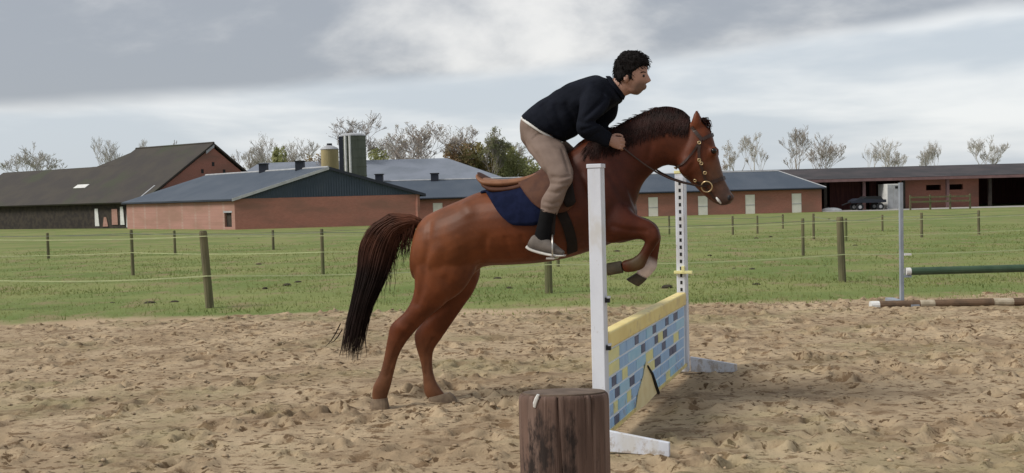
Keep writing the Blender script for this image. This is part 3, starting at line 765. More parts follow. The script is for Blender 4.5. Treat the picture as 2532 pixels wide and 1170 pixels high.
# ------------------------------------------------------------------ paddock fences
def fence_post(base, top_z, r, parent, seed, lean=0.0):
    rnd = random.Random(seed); n = 10
    mb = MB(); rings = []
    for z, k in ((-.25, 1.0), (0, 1.0), ((top_z - base.z) * .5, .97), ((top_z - base.z) * .97, .95), (top_z - base.z, .8)):
        rings.append([Vector((base.x + lean * z + math.cos(2 * math.pi * i / n) * r * k * rnd.uniform(.95, 1.05), base.y + math.sin(2 * math.pi * i / n) * r * k, base.z + z)) for i in range(n)])
    mb.loft(rings); return mb.build('post', m_postwood, parent)
def sag(a, b, s, n=10):
    return [a.lerp(b, i / n) - Vector((0, 0, s * 4 * (i / n) * (1 - i / n))) for i in range(n + 1)]
def ribbon(path, h, th, name, material, parent):
    mb = MB(); k = 0
    rings = []
    for p in path:
        p = Vector(p); rings.append([p + Vector((0, -th, -h)), p + Vector((0, th, -h)), p + Vector((0, th, h)), p + Vector((0, -th, h))])
    return mb.loft(rings).build(name, material, parent)
# near row
posts = [(-60, 772, 578), (519, 762, 570), (1357, 724, 556), (2083, 696, 536), (2790, 668, 505)]
root = empty('paddock_fence', ground(519, 762), 'nearest paddock fence of round posts and two pale tapes at the sand edge', 'fence')
nb = []
for i, (px, by, ty) in enumerate(posts):
    b = ground(px, by); t = at(px, ty, b.y).z
    fence_post(b, t, .062, root, 100 + i, lean=(-.02, -.05, 0, -.03, 0)[i]); nb.append((b, t))
for i in range(len(nb) - 1):
    (a, ta), (b, tb) = nb[i], nb[i + 1]
    for frac_, m_, h_ in ((.42, m_tape, .008), (.93, m_tape, .006)):
        pa = Vector((a.x, a.y - .07, a.z + (ta - a.z) * frac_)); pb = Vector((b.x, b.y - .07, b.z + (tb - b.z) * frac_))
        ribbon(sag(pa, pb, .05 if frac_ < .5 else .03), h_, .002, 'tape', m_, root)
# second row
posts2 = [(-150, 690, 574), (329, 681, 568), (799, 680, 566), (1380, 660, 555), (1986, 632, 540), (2600, 610, 520)]
root = empty('second_paddock_fence', ground(799, 680), 'second paddock fence of thinner posts further across the grass', 'fence')
nb = []
for i, (px, by, ty) in enumerate(posts2):
    b = ground(px, by); t = at(px, ty, b.y).z; fence_post(b, t, .04, root, 120 + i); nb.append((b, t))
for i in range(len(nb) - 1):
    (a, ta), (b, tb) = nb[i], nb[i + 1]
    for frac_ in (.5, .92):
        pa = Vector((a.x, a.y - .045, a.z + (ta - a.z) * frac_)); pb = Vector((b.x, b.y - .045, b.z + (tb - b.z) * frac_))
        ribbon(sag(pa, pb, .04), .007, .002, 'tape', m_tape if frac_ < .6 else m_wire, root)
# far rows
def far_row(name, label, pl, r):
    root = empty(name, ground(pl[0][0], pl[0][1]), label, 'fence'); nb = []
    for i, (px, by, ty) in enumerate(pl):
        b = ground(px, by); t = at(px, ty, b.y).z; fence_post(b, t, r, root, 150 + i + int(pl[0][0])); nb.append((b, t))
    for i in range(len(nb) - 1):
        (a, ta), (b, tb) = nb[i], nb[i + 1]
        pa = Vector((a.x, a.y - r - .004, a.z + (ta - a.z) * .88)); pb = Vector((b.x, b.y - r - .004, b.z + (tb - b.z) * .88))
        ribbon(sag(pa, pb, .03), .008, .002, 'wire', m_wire, root)
far_row('far_paddock_fence', 'far paddock fence of short posts before the brick barn', [(120, 640, 576), (433, 629, 570), (676, 617, 569), (935, 606, 560)], .05)
far_row('stable_paddock_fence', 'far paddock fence of short posts in front of the stable', [(1520, 582, 536), (1655, 579, 534), (1812, 581, 534), (1873, 578, 533), (1936, 566, 530)], .045)
far_row('shed_paddock_fence', 'far paddock fence of thin posts in front of the open shed', [(2012, 592, 528), (2092, 596, 540), (2182, 571, 531), (2279, 588, 526), (2420, 580, 520)], .045)

# clods / molehills on the pasture
random.seed(9)
spots = [(640, 655, 'dark soil clod midway between the two left fence posts, largest there'), (655, 713, 'dark clod below the lower tape right of the thick left post'),
         (278, 750, 'leftmost dark clod near the sand edge left of the thick post'), (370, 751, 'middle dark clod of three near the sand edge left of the thick post'), (432, 748, 'dark clod near the sand edge closest to the thick left post'),
         (590, 590, 'small far clod below the barn window opening'), (710, 705, 'left clod of a pair under the lower tape left of the horse tail'), (736, 699, 'right clod of a pair under the lower tape left of the horse tail'),
         (1755, 632, 'dark clod on open grass just right of the far jump standard'), (1525, 622, 'dark clod seen under the horse chest beside the near standard'), (1870, 590, 'left clod of a far pair in front of the stable doors'),
         (1905, 586, 'right clod of a far pair in front of the stable doors'), (1815, 665, 'left clod of a pair on the grass right of the yellow cup'), (1860, 667, 'right clod of a pair on the grass right of the yellow cup'),
         (2050, 542, 'farthest small clod just left of the thick right fence post'), (2040, 660, 'dark clod left of the foot of the thick right fence post'), (2150, 630, 'dark clod right of the thick right fence post at half height'),
         (2115, 608, 'small clod right of the thick right fence post, upper one'), (1650, 710, 'dark clod at the sand edge left of the far jump standard'), (1870, 704, 'dark clod at the sand edge below the pair of clods'),
         (1260, 712, 'lower dark clod under the horse belly'), (1230, 690, 'upper dark clod under the horse belly'), (950, 680, 'dark clod between the horse tail and hind leg')]
rings0 = None
base_me = None
for i, (px, py, lab) in enumerate(spots):
    p = ground(px, py); rnd = random.Random(i % 5)
    if i < 5:
        mb = MB(); n = 10
        mb.loft([[Vector((math.cos(2 * math.pi * j / n) * r * rnd.uniform(.8, 1.2), math.sin(2 * math.pi * j / n) * r * rnd.uniform(.8, 1.2), z)) for j in range(n)] for r, z in ((.13, -.03), (.12, .02), (.08, .055), (.02, .07))])
        o = mb.build('soil_clod', m_clod, smooth=True)
        if i == 0: protos = []
        protos.append(o)
    else:
        o = protos[i % 5].copy(); col.objects.link(o)
    s_ = random.uniform(.35, .65) * (1 if p.y < 25 else 1.4); o.location = p; o.scale = (s_ * 1.2, s_, s_ * .9); o.rotation_euler.z = random.uniform(0, 6)
    tag(o, lab, 'clod', 'dark clods on the pasture')

# ------------------------------------------------------------------ the jump
m_jwhite = mat('jump_white', (0.70, 0.735, 0.81), (0.62, 0.65, 0.72), scale=5, rough=0.5, c3=(0.60, 0.60, 0.60), s3=7, stretch=(1, 1, .5))
m_yellow = mat('jump_yellow', (0.86, 0.72, 0.30), (0.80, 0.64, 0.25), scale=6, rough=0.5, c3=(0.70, 0.56, 0.26), s3=9)
m_blue = mat('tile_blue', (0.38, 0.57, 0.80), (0.32, 0.50, 0.74), scale=9, rough=0.6, stretch=(4, 4, .4))
m_blue2 = mat('tile_teal', (0.34, 0.60, 0.78), (0.42, 0.64, 0.80), scale=14, rough=0.6)
m_slate = mat('tile_slate', (0.10, 0.115, 0.18), (0.15, 0.165, 0.24), scale=14, rough=0.6)
m_paley = mat('tile_yellow', (0.82, 0.78, 0.36), (0.74, 0.72, 0.38), scale=12, rough=0.6)
m_joint = mat('panel_ground', (0.76, 0.82, 0.88), (0.68, 0.75, 0.82), scale=6, rough=0.6)
def muddy(m, z1=.3):
    t = m.node_tree; b = t.nodes['Principled BSDF']; src = b.inputs['Base Color'].links[0].from_socket
    g_ = N(t, 'ShaderNodeNewGeometry'); sp_ = N(t, 'ShaderNodeSeparateXYZ'); lk(t, g_.outputs['Position'], sp_.inputs[0])
    hgt_ = maprange(t, sp_.outputs[2], 0.0, z1, 0.44, 0.26, False)
    n_ = noise_n(t, mapping(t, g_.outputs['Position'], scale=(16, 16, 12)), 1.0, 6, .7)
    f_ = maprange(t, mth(t, 'ADD', n_, hgt_), .88, 1.02)
    n2_ = maprange(t, noise_n(t, mapping(t, g_.outputs['Position'], scale=(30, 30, 9)), 1.0, 5, .7), .64, .72, 0, .55)
    c_ = mixc(t, n2_, src, (0.36, 0.33, 0.29)); lk(t, mixc(t, mth(t, 'MULTIPLY', f_, .6), c_, (0.33, 0.25, 0.17)), b.inputs['Base Color'])
for m_ in (m_jwhite, m_yellow, m_blue, m_blue2, m_paley): muddy(m_)
NS, FS_ = ground(1489, 1108), ground(1692, 930)
FS_.y = 8.0; FS_ = Vector((at(1692, 930, 8.0).x, 8.0, 0))
jd = (FS_ - NS); jl = Vector((jd.x, jd.y, 0)).length; jd = Vector((jd.x, jd.y, 0)).normalized()
jn = Vector((jd.y, -jd.x, 0))          # faces the viewer's right
Z = Vector((0, 0, 1))
for q_ in np.linspace(0, 1, 12):
    p = NS.lerp(FS_, float(q_)); flatten(p.x, p.y, .12, -.012)
def standard(base, label, keyside, ztop):
    root = empty('jump_standard', base, label, 'jump standard', 'standards of the tiled jump')
    MB().box(base + Z * (ztop / 2 + .01), jn * .04, jd * .042, Z * (ztop / 2 - .01)).build('post', m_jwhite, root, bevel=.004)
    # keyhole strip on the face towards the other standard
    f0 = base + jd * keyside * .044
    st = MB().box(f0 + Z * (ztop / 2 + .05), jn * .028, jd * .003, Z * (ztop / 2 - .08)).build('keyhole_strip', m_jwhite, root)
    n = 26
    for i in range(n):
        z = .12 + (ztop - .2) * i / (n - 1)
        MB().box(f0 + jd * keyside * .0035 + Z * z, jn * .009, jd * .0012, Z * .014).build('keyhole', m_black, st)
    MB().box(base + Z * (ztop + .012), jn * .045, jd * .046, Z * .012).build('post_cap', m_paley if keyside < 0 else m_jwhite, root, bevel=.003)
    # cross feet either side
    for s in (-1, 1):
        a = base - jd * keyside * .058
        pr = [a + jn * s * .04 + Z * .005, a + jn * s * .42 + Z * .0, a + jn * s * .42 + Z * .08, a + jn * s * .04 + Z * .13]
        MB().slab(pr, -jd * keyside * .03).build('foot', m_jwhite, root, bevel=.003)
    return root
ZT = 1.655
st_near = standard(NS, 'nearer white jump standard in front of the horse shoulder', 1, ZT)
st_far = standard(FS_, 'farther white jump standard with black keyholes behind the horse head', -1, ZT)
# cups
def cup(base, z, key, parent, m_):
    c = base + jd * key * .062 + Z * z
    MB().box(c + jn * .02, jn * .075, jd * .012, Z * .012).box(c + jn * .02 + Z * .025, jn * .012, jd * .014, Z * .026).build('cup', m_, parent, bevel=.003)
cup(FS_, at(1680, 672, 8.0).z, -1, st_far, m_paley)
for z in (.66 + .22, .66 - .06):
    MB().box(NS + jn * .05 + Z * z, jn * .016, jd * .012, Z * .014).build('peg', m_black, st_near)
    MB().box(NS + jn * .06 + Z * (z + .018), jn * .008, jd * .014, Z * .006).build('peg_plate', m_jwhite, st_near)
# the tiled filler panel
pa, pb = NS + jd * .055, FS_ - jd * .055
plen = (pb - pa).length; zp0, zp1 = .075, .675
panel = empty('jump_filler', (pa + pb) / 2, 'blue and yellow tiled filler panel hanging between the jump standards', 'jump filler')
th = .022
MB().box((pa + pb) / 2 + Z * ((zp0 + zp1 - .1) / 2), jd * plen / 2, jn * th, Z * ((zp1 - .1 - zp0) / 2)).build('board', m_joint, panel)
MB().box((pa + pb) / 2 + Z * (zp1 - .046), jd * plen / 2, jn * (th + .018), Z * .052).build('top_rail', m_yellow, panel, bevel=.012)
random.seed(21)
rows = 6; rh = (zp1 - .105 - zp0) / rows
fpl = pa + jn * th
def project_x(p):
    d = p - CAM; return d.dot(RT) / d.dot(FWD) * F + CX
def t_at(px, z):
    lo_, hi_ = 0.0, plen
    for _ in range(30):
        m_ = (lo_ + hi_) / 2
        if project_x(pa + jn * th + jd * m_ + Z * z) < px: lo_ = m_
        else: hi_ = m_
    return (lo_ + hi_) / 2
K = {'b': m_blue, 't': m_blue2, 's': m_slate, 'y': m_paley}
pattern = [     # bottom row first: right-hand column of each piece, kind
    [(1518, 'b'), (1530, 's'), (1548, 'b'), (1566, 't'), (1600, 'b'), (1628, 't'), (1645, 'b'), (1656, 'y'), (1668, 't'), (1690, 'b')],
    [(1516, 'b'), (1527, 'y'), (1549, 't'), (1560, 'y'), (1585, 'b'), (1606, 't'), (1632, 'b'), (1652, 'b'), (1670, 't'), (1690, 'b')],
    [(1519, 'b'), (1531, 's'), (1556, 't'), (1568, 's'), (1590, 'b'), (1618, 'y'), (1632, 's'), (1654, 'b'), (1662, 's'), (1671, 's'), (1690, 'b')],
    [(1511, 'b'), (1523, 's'), (1537, 'b'), (1551, 'y'), (1572, 'b'), (1596, 't'), (1614, 'y'), (1635, 'b'), (1645, 's'), (1664, 'b'), (1677, 'y'), (1690, 'b')],
    [(1530, 'y'), (1551, 'b'), (1584, 't'), (1594, 's'), (1617, 'b'), (1626, 's'), (1638, 'y'), (1648, 's'), (1670, 'b'), (1690, 't')],
    [(1530, 'y'), (1548, 'b'), (1568, 'b'), (1578, 's'), (1596, 'b'), (1612, 't'), (1621, 's'), (1644, 'b'), (1652, 's'), (1664, 'b'), (1674, 's'), (1690, 'b')]]
for sgn in (1, -1):
    for r in range(rows):
        t = .008
        for px_, kind_ in pattern[r]:
            t1 = min(t_at(px_, zp0 + rh * (r + .5)), plen - .008); m_ = K[kind_]
            if t1 - t < .03: continue
            MB().box(pa + jd * ((t + t1) / 2) + jn * sgn * (th + .002 + random.uniform(-.0006, .0012)) + Z * (zp0 + rh * (r + .5)), jd * ((t1 - t) / 2 - .008), jn * .003, Z * (rh / 2 - (.013 if kind_ == 's' else .008))).build('tile', m_, panel)
            t = t1
# yellow arch shape with black edge on the face, and yellow foot strip
p0f = pa + jn * (th + .009)
arch = [ray_plane(x, y, p0f, jn) for x, y in ((1597, 893), (1590, 930), (1578, 970), (1570, 1019), (1596, 1000), (1622, 972), (1617, 940), (1606, 908))]
MB().slab(arch, jn * .007).build('painted_arch', mat('arch_yellow', (0.84, 0.72, 0.42), (0.78, 0.64, 0.34), scale=8, rough=.6), panel)
edge_p = [ray_plane(x, y, p0f + jn * .012, jn) for x, y in ((1602, 905), (1613, 925), (1620, 948), (1628, 972))]
MB().tube(edge_p, [.006, .011, .014, .013], 6).build('arch_edge', m_black, panel)
MB().box((pa + pb) / 2 + jn * (th + .007) + Z * (zp0 + .006), jd * plen / 2, jn * .006, Z * .012).build('bottom_strip', m_yellow, panel)

# ------------------------------------------------------------------ second jump, right
m_greypost = mat('grey_post', (0.30, 0.33, 0.38), (0.24, 0.27, 0.31), scale=6, rough=0.5)
m_greenpole = mat('green_pole', (0.035, 0.07, 0.04), (0.05, 0.09, 0.05), scale=6, rough=0.5)
m_brownpole = mat('brown_pole', (0.16, 0.10, 0.06), (0.10, 0.065, 0.04), scale=8, rough=0.7)
m_dull = mat('dirty_cream', (0.46, 0.40, 0.30), (0.33, 0.28, 0.20), scale=12, rough=.8)
b2 = Vector((at(2230, 752, 12.3).x, 12.3, 0))
def standard2(b, label):
    r = empty('jump_standard', b, label, 'jump standard', 'grey standards of the second jump')
    MB().box(b + Z * .79, (.022, 0, 0), (0, .024, 0), Z * .76).build('post', m_greypost, r, bevel=.004)
    MB().box(b + Z * .02, (.05, 0, 0), (0, .42, 0), Z * .028).build('foot', m_greypost, r)
    MB().box(b + Z * .02 + Vector((.30, 0, 0)), (.25, 0, 0), (0, .05, 0), Z * .026).build('foot', m_greypost, r)
    for z in (.36, .64):
        MB().box(b + Vector((.07, 0, z)), (.045, 0, 0), (0, .035, 0), Z * .012).build('cup', m_greypost if z < .5 else m_whitepaint, r)
    return r
standard2(b2, 'grey jump standard at the left end of the dark green pole')
standard2(b2 + Vector((3.1, .05, 0)) , 'grey jump standard at the right end of the dark green pole')
def pole(a, b, r, name, label, bands, base_m, cat='pole'):
    root = empty(name, a, label, cat); a = Vector(a); b = Vector(b)
    for (t0, t1, m_) in bands:
        MB().tube([a.lerp(b, t0), a.lerp(b, t1)], r, 14).build('band', m_, root, smooth=False)
    return root
pa2 = b2 + Vector((.05, 0, .36 + .012 + .05)); pb2 = b2 + Vector((3.05, .05, .36 + .012 + .05))
pole(pa2, pb2, .05, 'jump_pole', 'dark green jump pole with white end resting on grey standard', [(0, .02, m_whitepaint), (.0201, .98, m_greenpole), (.9801, 1, m_whitepaint)], m_greenpole)
gp0 = ground(2152, 764); gp0.z = .045; gp1 = Vector((gp0.x + 3.0, gp0.y - .06, .045))
pole(gp0, gp1, .052, 'ground_pole', 'brown and cream pole lying on the sand at the second jump', [(0, .035, m_whitepaint), (.0351, .20, m_brownpole), (.2001, .26, m_dull), (.2601, .5, m_brownpole), (.5001, .58, m_dull), (.5801, .965, m_brownpole), (.9651, 1, m_whitepaint)], m_brownpole)

# ------------------------------------------------------------------ foreground timber post
def timber():
    m = bpy.data.materials.new('brown_timber'); m.use_nodes = True; t = m.node_tree; b = t.nodes['Principled BSDF']; b.inputs['Roughness'].default_value = .85; b.inputs['Specular IOR Level'].default_value = .2
    v = N(t, 'ShaderNodeTexCoord').outputs['Object']
    f1 = noise_n(t, mapping(t, v, scale=(9, 9, 1.6)), 1.0, 5, .6); c = mixc(t, maprange(t, f1, .38, .62), (0.165, 0.105, 0.082), (0.085, 0.055, 0.044))
    f2 = noise_n(t, mapping(t, v, (3, 1, 2), (90, 90, 2.2)), 1.0, 4, .6); c = mixc(t, maprange(t, f2, .59, .68), c, (0.05, 0.034, 0.028))
    f3 = noise_n(t, mapping(t, v, (7, 5, 2), (60, 60, 3.0)), 1.0, 4, .6); c = mixc(t, mth(t, 'MULTIPLY', maprange(t, f3, .56, .68), .45), c, (0.24, 0.17, 0.14))
    f4 = noise_n(t, mapping(t, v, (1, 8, 5), (12, 12, 5)), 1.0, 6, .7); c = mixc(t, maprange(t, f4, .56, .66), c, (0.03, 0.022, 0.02))
    lk(t, c, b.inputs['Base Color'])
    bp = N(t, 'ShaderNodeBump'); bp.inputs['Strength'].default_value = .9; bp.inputs['Distance'].default_value = .004
    lk(t, mth(t, 'SUBTRACT', noise_n(t, mapping(t, v, scale=(130, 130, 4)), 1.0, 5, .65), mth(t, 'MULTIPLY', maprange(t, f2, .55, .66), .8)), bp.inputs['Height']); lk(t, bp.outputs[0], b.inputs['Normal'])
    return m
m_stump = timber()
m_stumptop = mat('end_grain', (0.16, 0.115, 0.085), (0.10, 0.07, 0.05), scale=30, rough=0.85, bump=.4, bdist=.003)
yp = 1.6
pc = at(1395, 1000, yp); ptz = at(1395, 957, yp).z
wide = 111 / F * yp
tp = empty('timber_post', (pc.x, yp, 0), 'thick brown round timber post with vertical crack in the foreground', 'post')
n = 256; mb = MB(); rings = []
rnd = random.Random(3)
ph = [rnd.uniform(0, 6) for _ in range(6)]
crack_a = math.atan2(-1, -0.15)
def prad(a, z):
    r = wide * (1 + .012 * math.sin(2 * a + ph[0]) + .008 * math.sin(5 * a + ph[1] + z * 2) + .004 * math.sin(17 * a + ph[2] + z * 3) + .003 * math.sin(31 * a + ph[3]))
    da = (a - crack_a - .035 * math.sin(z * 9) - .02 * math.sin(z * 31) + math.pi) % (2 * math.pi) - math.pi
    r -= .007 * math.exp(-(da / .016) ** 2)
    da2 = (a - crack_a - .75 + math.pi) % (2 * math.pi) - math.pi
    r -= .003 * math.exp(-(da2 / .02) ** 2) * max(0, min(1, (z - ptz + .25) * 4))
    return r
def cut(y, z):                         # the top is sawn at a slant, falling away at the back
    return z - max(0, min(1, (z - ptz + .12) / .10)) * (y - (yp - wide)) * .12
for z in list(np.linspace(-.3, ptz - .014, 24)) + [ptz - .007, ptz - .003, ptz - .001]:
    k = 1 if z < ptz - .01 else (.992 if z < ptz - .005 else (.975 if z < ptz - .002 else .95))
    rings.append([Vector((pc.x + math.cos(a_) * prad(a_, z) * k, yp + math.sin(a_) * prad(a_, z) * k, cut(yp + math.sin(a_) * wide * k, z))) for a_ in [2 * math.pi * i / n for i in range(n)]])
mb.loft(rings).build('shaft', m_stump, tp, smooth=True)
MB().loft([[Vector((pc.x + math.cos(2 * math.pi * i / n) * wide * r_, yp + math.sin(2 * math.pi * i / n) * wide * r_, cut(yp + math.sin(2 * math.pi * i / n) * wide * r_, z_))) for i in range(n)] for r_, z_ in ((.93, ptz - .003), (.925, ptz + .0015), (.5, ptz + .002))]).build('end_grain', m_stumptop, tp)
stc = [at(1330, 979, yp - wide * .80), at(1326, 990, yp - wide * .80), at(1322, 1001, yp - wide * .78), at(1321, 1007, yp - wide * .78)]
def on_post(p):
    a = math.atan2(p.y - yp, p.x - pc.x); rr = prad(a, p.z) + .001
    return Vector((pc.x + math.cos(a) * rr, yp + math.sin(a) * rr, p.z))
# staple: pushed onto the surface along the view column
def post_surface(px, py):
    d = ray(px, py); lo_, hi_ = yp - wide * 1.3, yp
    for _ in range(40):
        m_ = (lo_ + hi_) / 2; p = CAM + d * (m_ / d.y); r_ = math.hypot(p.x - pc.x, p.y - yp)
        if r_ > prad(math.atan2(p.y - yp, p.x - pc.x), p.z): lo_ = m_
        else: hi_ = m_
    return CAM + d * (lo_ / d.y)
MB().tube([post_surface(x, y) for x, y in ((1331, 976), (1327, 986), (1323, 998), (1322, 1007))], [.0022, .0034, .0036, .0026], 6).build('paint_mark', m_whitepaint, tp)


# ------------------------------------------------------------------ horse and rider: common tools
YAW = R(16)
HD = Vector((math.cos(YAW), -math.sin(YAW), 0)); LAT = Vector((-math.sin(YAW), -math.cos(YAW), 0)); HO = Vector((-.75, 7.05, 0))
def hp(px, py, t=0.0): return ray_plane(px, py, HO + LAT * t, LAT)
def mirror(p): return p - LAT * (2 * (p - HO).dot(LAT))
def catmull(a, b, c, d, t):
    return .5 * ((2 * b) + (c - a) * t + (2 * a - 5 * b + 4 * c - d) * t * t + (3 * b - a - 3 * c + d) * t ** 3)
def limb(rows, n=20, sub=4, p=2.0, side=1):
    """rows: ((x1,y1),(x2,y2),half width[,lateral offset]) -> dense rings"""
    arr = [np.array([*hp(*r[0], (r[3] if len(r) > 3 else 0)), *hp(*r[1], (r[3] if len(r) > 3 else 0)), r[2]]) for r in rows]
    out = []
    for i in range(len(arr) - 1):
        a, b, c, d = arr[max(i - 1, 0)], arr[i], arr[i + 1], arr[min(i + 2, len(arr) - 1)]
        for k in range(sub): out.append(catmull(a, b, c, d, k / sub))
    out.append(arr[-1]); rings = []
    for q in out:
        p1, p2 = Vector(q[:3]), Vector(q[3:6]); c = (p1 + p2) / 2; a = (p1 - p2) / 2; ring = []
        for j in range(n):
            th_ = 2 * math.pi * j / n; cs_, sn_ = math.cos(th_), math.sin(th_)
            f = (abs(cs_) ** p + abs(sn_) ** p) ** (-1 / p)
            v = c + a * cs_ * f + LAT * q[6] * sn_ * f
            ring.append(mirror(v) if side < 0 else v)
        rings.append(ring)
    return rings
def remesh(mb, voxel, it, name, noise_amp=0.0, noise_scale=20.0):
    me = mb.mesh(name)
    bm = bmesh.new(); bm.from_mesh(me); bmesh.ops.recalc_face_normals(bm, faces=bm.faces); bm.to_mesh(me); bm.free()
    o = bpy.data.objects.new(name + '_tmp', me); col.objects.link(o)
    r = o.modifiers.new('r', 'REMESH'); r.mode = 'VOXEL'; r.voxel_size = voxel; r.adaptivity = 0
    s = o.modifiers.new('s', 'SMOOTH'); s.factor = .5; s.iterations = it
    dg = bpy.context.evaluated_depsgraph_get(); dg.update()
    new = bpy.data.meshes.new_from_object(o.evaluated_get(dg)); new.name = name
    bpy.data.objects.remove(o); bpy.data.meshes.remove(me)
    if noise_amp:
        nv_ = len(new.vertices); co = np.empty(nv_ * 3, np.float32); new.vertices.foreach_get('co', co)
        no = np.empty(nv_ * 3, np.float32); new.vertex_normals.foreach_get('vector', no)
        co = co.reshape(-1, 3); amp = np.array([mnoise.noise(Vector(c) * noise_scale) for c in co.tolist()])
        co += no.reshape(-1, 3) * (noise_amp * amp)[:, None]
        new.vertices.foreach_set('co', co.ravel()); new.update()
    new.materials.clear()
    return new
def colour_attr(me, fn):
    a = me.color_attributes.new('Col', 'FLOAT_COLOR', 'POINT')
    co = np.empty(len(me.vertices) * 3, np.float32); me.vertices.foreach_get('co', co)
    c = fn(co.reshape(-1, 3)); a.data.foreach_set('color', np.concatenate([c, np.ones((len(c), 1))], 1).astype(np.float32).ravel())
def attr_mat(name, rough, bump=0.2, bscale=60, sheen=0.0, spec=.4, var=.25, stretch=(1, 1, 1), bdist=.004):
    m = bpy.data.materials.new(name); m.use_nodes = True; t = m.node_tree; b = t.nodes['Principled BSDF']
    b.inputs['Roughness'].default_value = rough; b.inputs['Specular IOR Level'].default_value = spec
    if sheen: b.inputs['Sheen Weight'].default_value = sheen; b.inputs['Sheen Roughness'].default_value = .4
    at_ = N(t, 'ShaderNodeAttribute'); at_.attribute_name = 'Col'
    tcn = N(t, 'ShaderNodeTexCoord'); v = mapping(t, tcn.outputs['Object'], scale=stretch)
    mul = N(t, 'ShaderNodeMix'); mul.data_type = 'RGBA'; mul.blend_type = 'MULTIPLY'; mul.inputs[0].default_value = 1
    lk(t, at_.outputs['Color'], mul.inputs[6])
    nf = maprange(t, noise_n(t, v, 5, 6, .6), .3, .7, 1 - var, 1 + var)
    cb = N(t, 'ShaderNodeCombineColor'); [lk(t, nf, cb.inputs[i]) for i in range(3)]
    lk(t, cb.outputs[0], mul.inputs[7]); lk(t, mul.outputs[2], b.inputs['Base Color'])
    bp = N(t, 'ShaderNodeBump'); bp.inputs['Strength'].default_value = bump; bp.inputs['Distance'].default_value = bdist
    lk(t, noise_n(t, v, bscale, 4, .6), bp.inputs['Height']); lk(t, bp.outputs[0], b.inputs['Normal'])
    return m
def strands(paths, rads, name, material, parent, n=3, cols=None):
    mb = MB()
    for p, r in zip(paths, rads): mb.tube(p, r, n, cap=False)
    o = mb.build(name, material, parent, fix=False, smooth=True)
    if cols: colour_attr(o.data, cols)
    return o

# ------------------------------------------------------------------ horse
m_hair = attr_mat('tail_hair', .6, bump=0, spec=.15, var=.45)
m_hoof = mat('hoof_horn', (0.15, 0.105, 0.07), (0.22, 0.16, 0.105), scale=20, rough=.7)
m_hoofw = mat('pale_hoof', (0.50, 0.40, 0.33), (0.40, 0.31, 0.25), scale=20, rough=.6)
horse_base = hp(1010, 1000); horse_base.z = 0
horse = empty('horse', horse_base, 'chestnut horse leaping over the tiled jump with hind feet on the sand', 'horse')
trunk = [((1037, 556), (1023, 622), .07), ((1058, 533), (1028, 690), .185), ((1100, 512), (1085, 702), .25), ((1145, 493), (1150, 690), .28),
         ((1190, 474), (1197, 660), .28), ((1245, 464), (1265, 655), .29), ((1300, 452), (1335, 650), .295), ((1350, 425), (1395, 640), .285),
         ((1400, 385), (1450, 624), .26), ((1442, 352), (1512, 602), .225), ((1485, 340), (1560, 572), .19), ((1525, 360), (1576, 530), .13)]
neck = [((1442, 356), (1545, 570), .17), ((1500, 332), (1572, 505), .135), ((1545, 304), (1588, 458), .105), ((1600, 276), (1616, 426), .09),
        ((1645, 265), (1645, 410), .085), ((1684, 273), (1668, 412), .08), ((1708, 294), (1685, 418), .075)]
head = [((1738, 300), (1698, 312), .05), ((1757, 322), (1686, 360), .078), ((1766, 350), (1674, 398), .095), ((1776, 385), (1684, 430), .092),
        ((1785, 420), (1708, 452), .072), ((1793, 447), (1733, 476), .058), ((1804, 468), (1749, 490), .054), ((1812, 487), (1764, 501), .05), ((1806, 505), (1784, 509), .03)]
hn = [((1160, 540), (1040, 600), .10, .08), ((1182, 640), (1024, 650), .12, .12), ((1150, 712), (1026, 705), .105, .13), ((1106, 748), (1018, 742), .08, .13),
      ((1064, 782), (1000, 772), .062, .13), ((1032, 814), (968, 802), .052, .13), ((1005, 846), (960, 830), .046, .13), ((986, 880), (952, 872), .036, .13),
      ((974, 922), (941, 918), .033, .13), ((968, 948), (924, 952), .038, .13), ((960, 975), (920, 975), .034, .13), ((956, 992), (922, 992), .03, .13)]
hf_ = [((1170, 560), (1060, 600), .10, -.08), ((1188, 662), (1050, 660), .12, -.12), ((1174, 716), (1045, 720), .10, -.13), ((1149, 754), (1052, 765), .075, -.13),
       ((1120, 796), (1046, 795), .058, -.13), ((1090, 840), (1026, 822), .05, -.13), ((1072, 868), (1027, 850), .045, -.13), ((1069, 905), (1040, 895), .035, -.13),
       ((1077, 940), (1046, 936), .033, -.13), ((1090, 962), (1048, 966), .038, -.13), ((1100, 974), (1056, 984), .034, -.13), ((1106, 980), (1064, 990), .03, -.13)]
fn = [((1535, 470), (1470, 590), .10, .09), ((1562, 520), (1508, 602), .095, .12), ((1586, 537), (1545, 597), .07, .12), ((1610, 548), (1578, 592), .055, .12), ((1628, 566), (1592, 596), .05, .12),
      ((1633, 590), (1596, 601), .046, .12), ((1619, 614), (1593, 602), .034, .12), ((1604, 638), (1581, 624), .030, .12), ((1591, 664), (1563, 638), .037, .12), ((1560, 674), (1548, 642), .035, .12), ((1542, 673), (1536, 646), .032, .12)]
ff = [((1540, 480), (1490, 590), .09, -.09), ((1572, 528), (1528, 602), .08, -.12), ((1600, 540), (1566, 594), .062, -.12), ((1624, 556), (1594, 592), .05, -.12),
      ((1634, 584), (1600, 598), .045, -.12), ((1631, 614), (1605, 616), .033, -.12), ((1627, 640), (1602, 638), .030, -.12), ((1624, 662), (1590, 654), .038, -.12), ((1608, 682), (1578, 667), .034, -.12), ((1598, 690), (1570, 676), .031, -.12)]
body = MB()
body.loft(limb(trunk, 28, 4, 2.15)); body.loft(limb(neck, 24)); body.loft(limb(head, 24, 4, 2.3))
for part in (hn, hf_, fn, ff): body.loft(limb(part, 18))
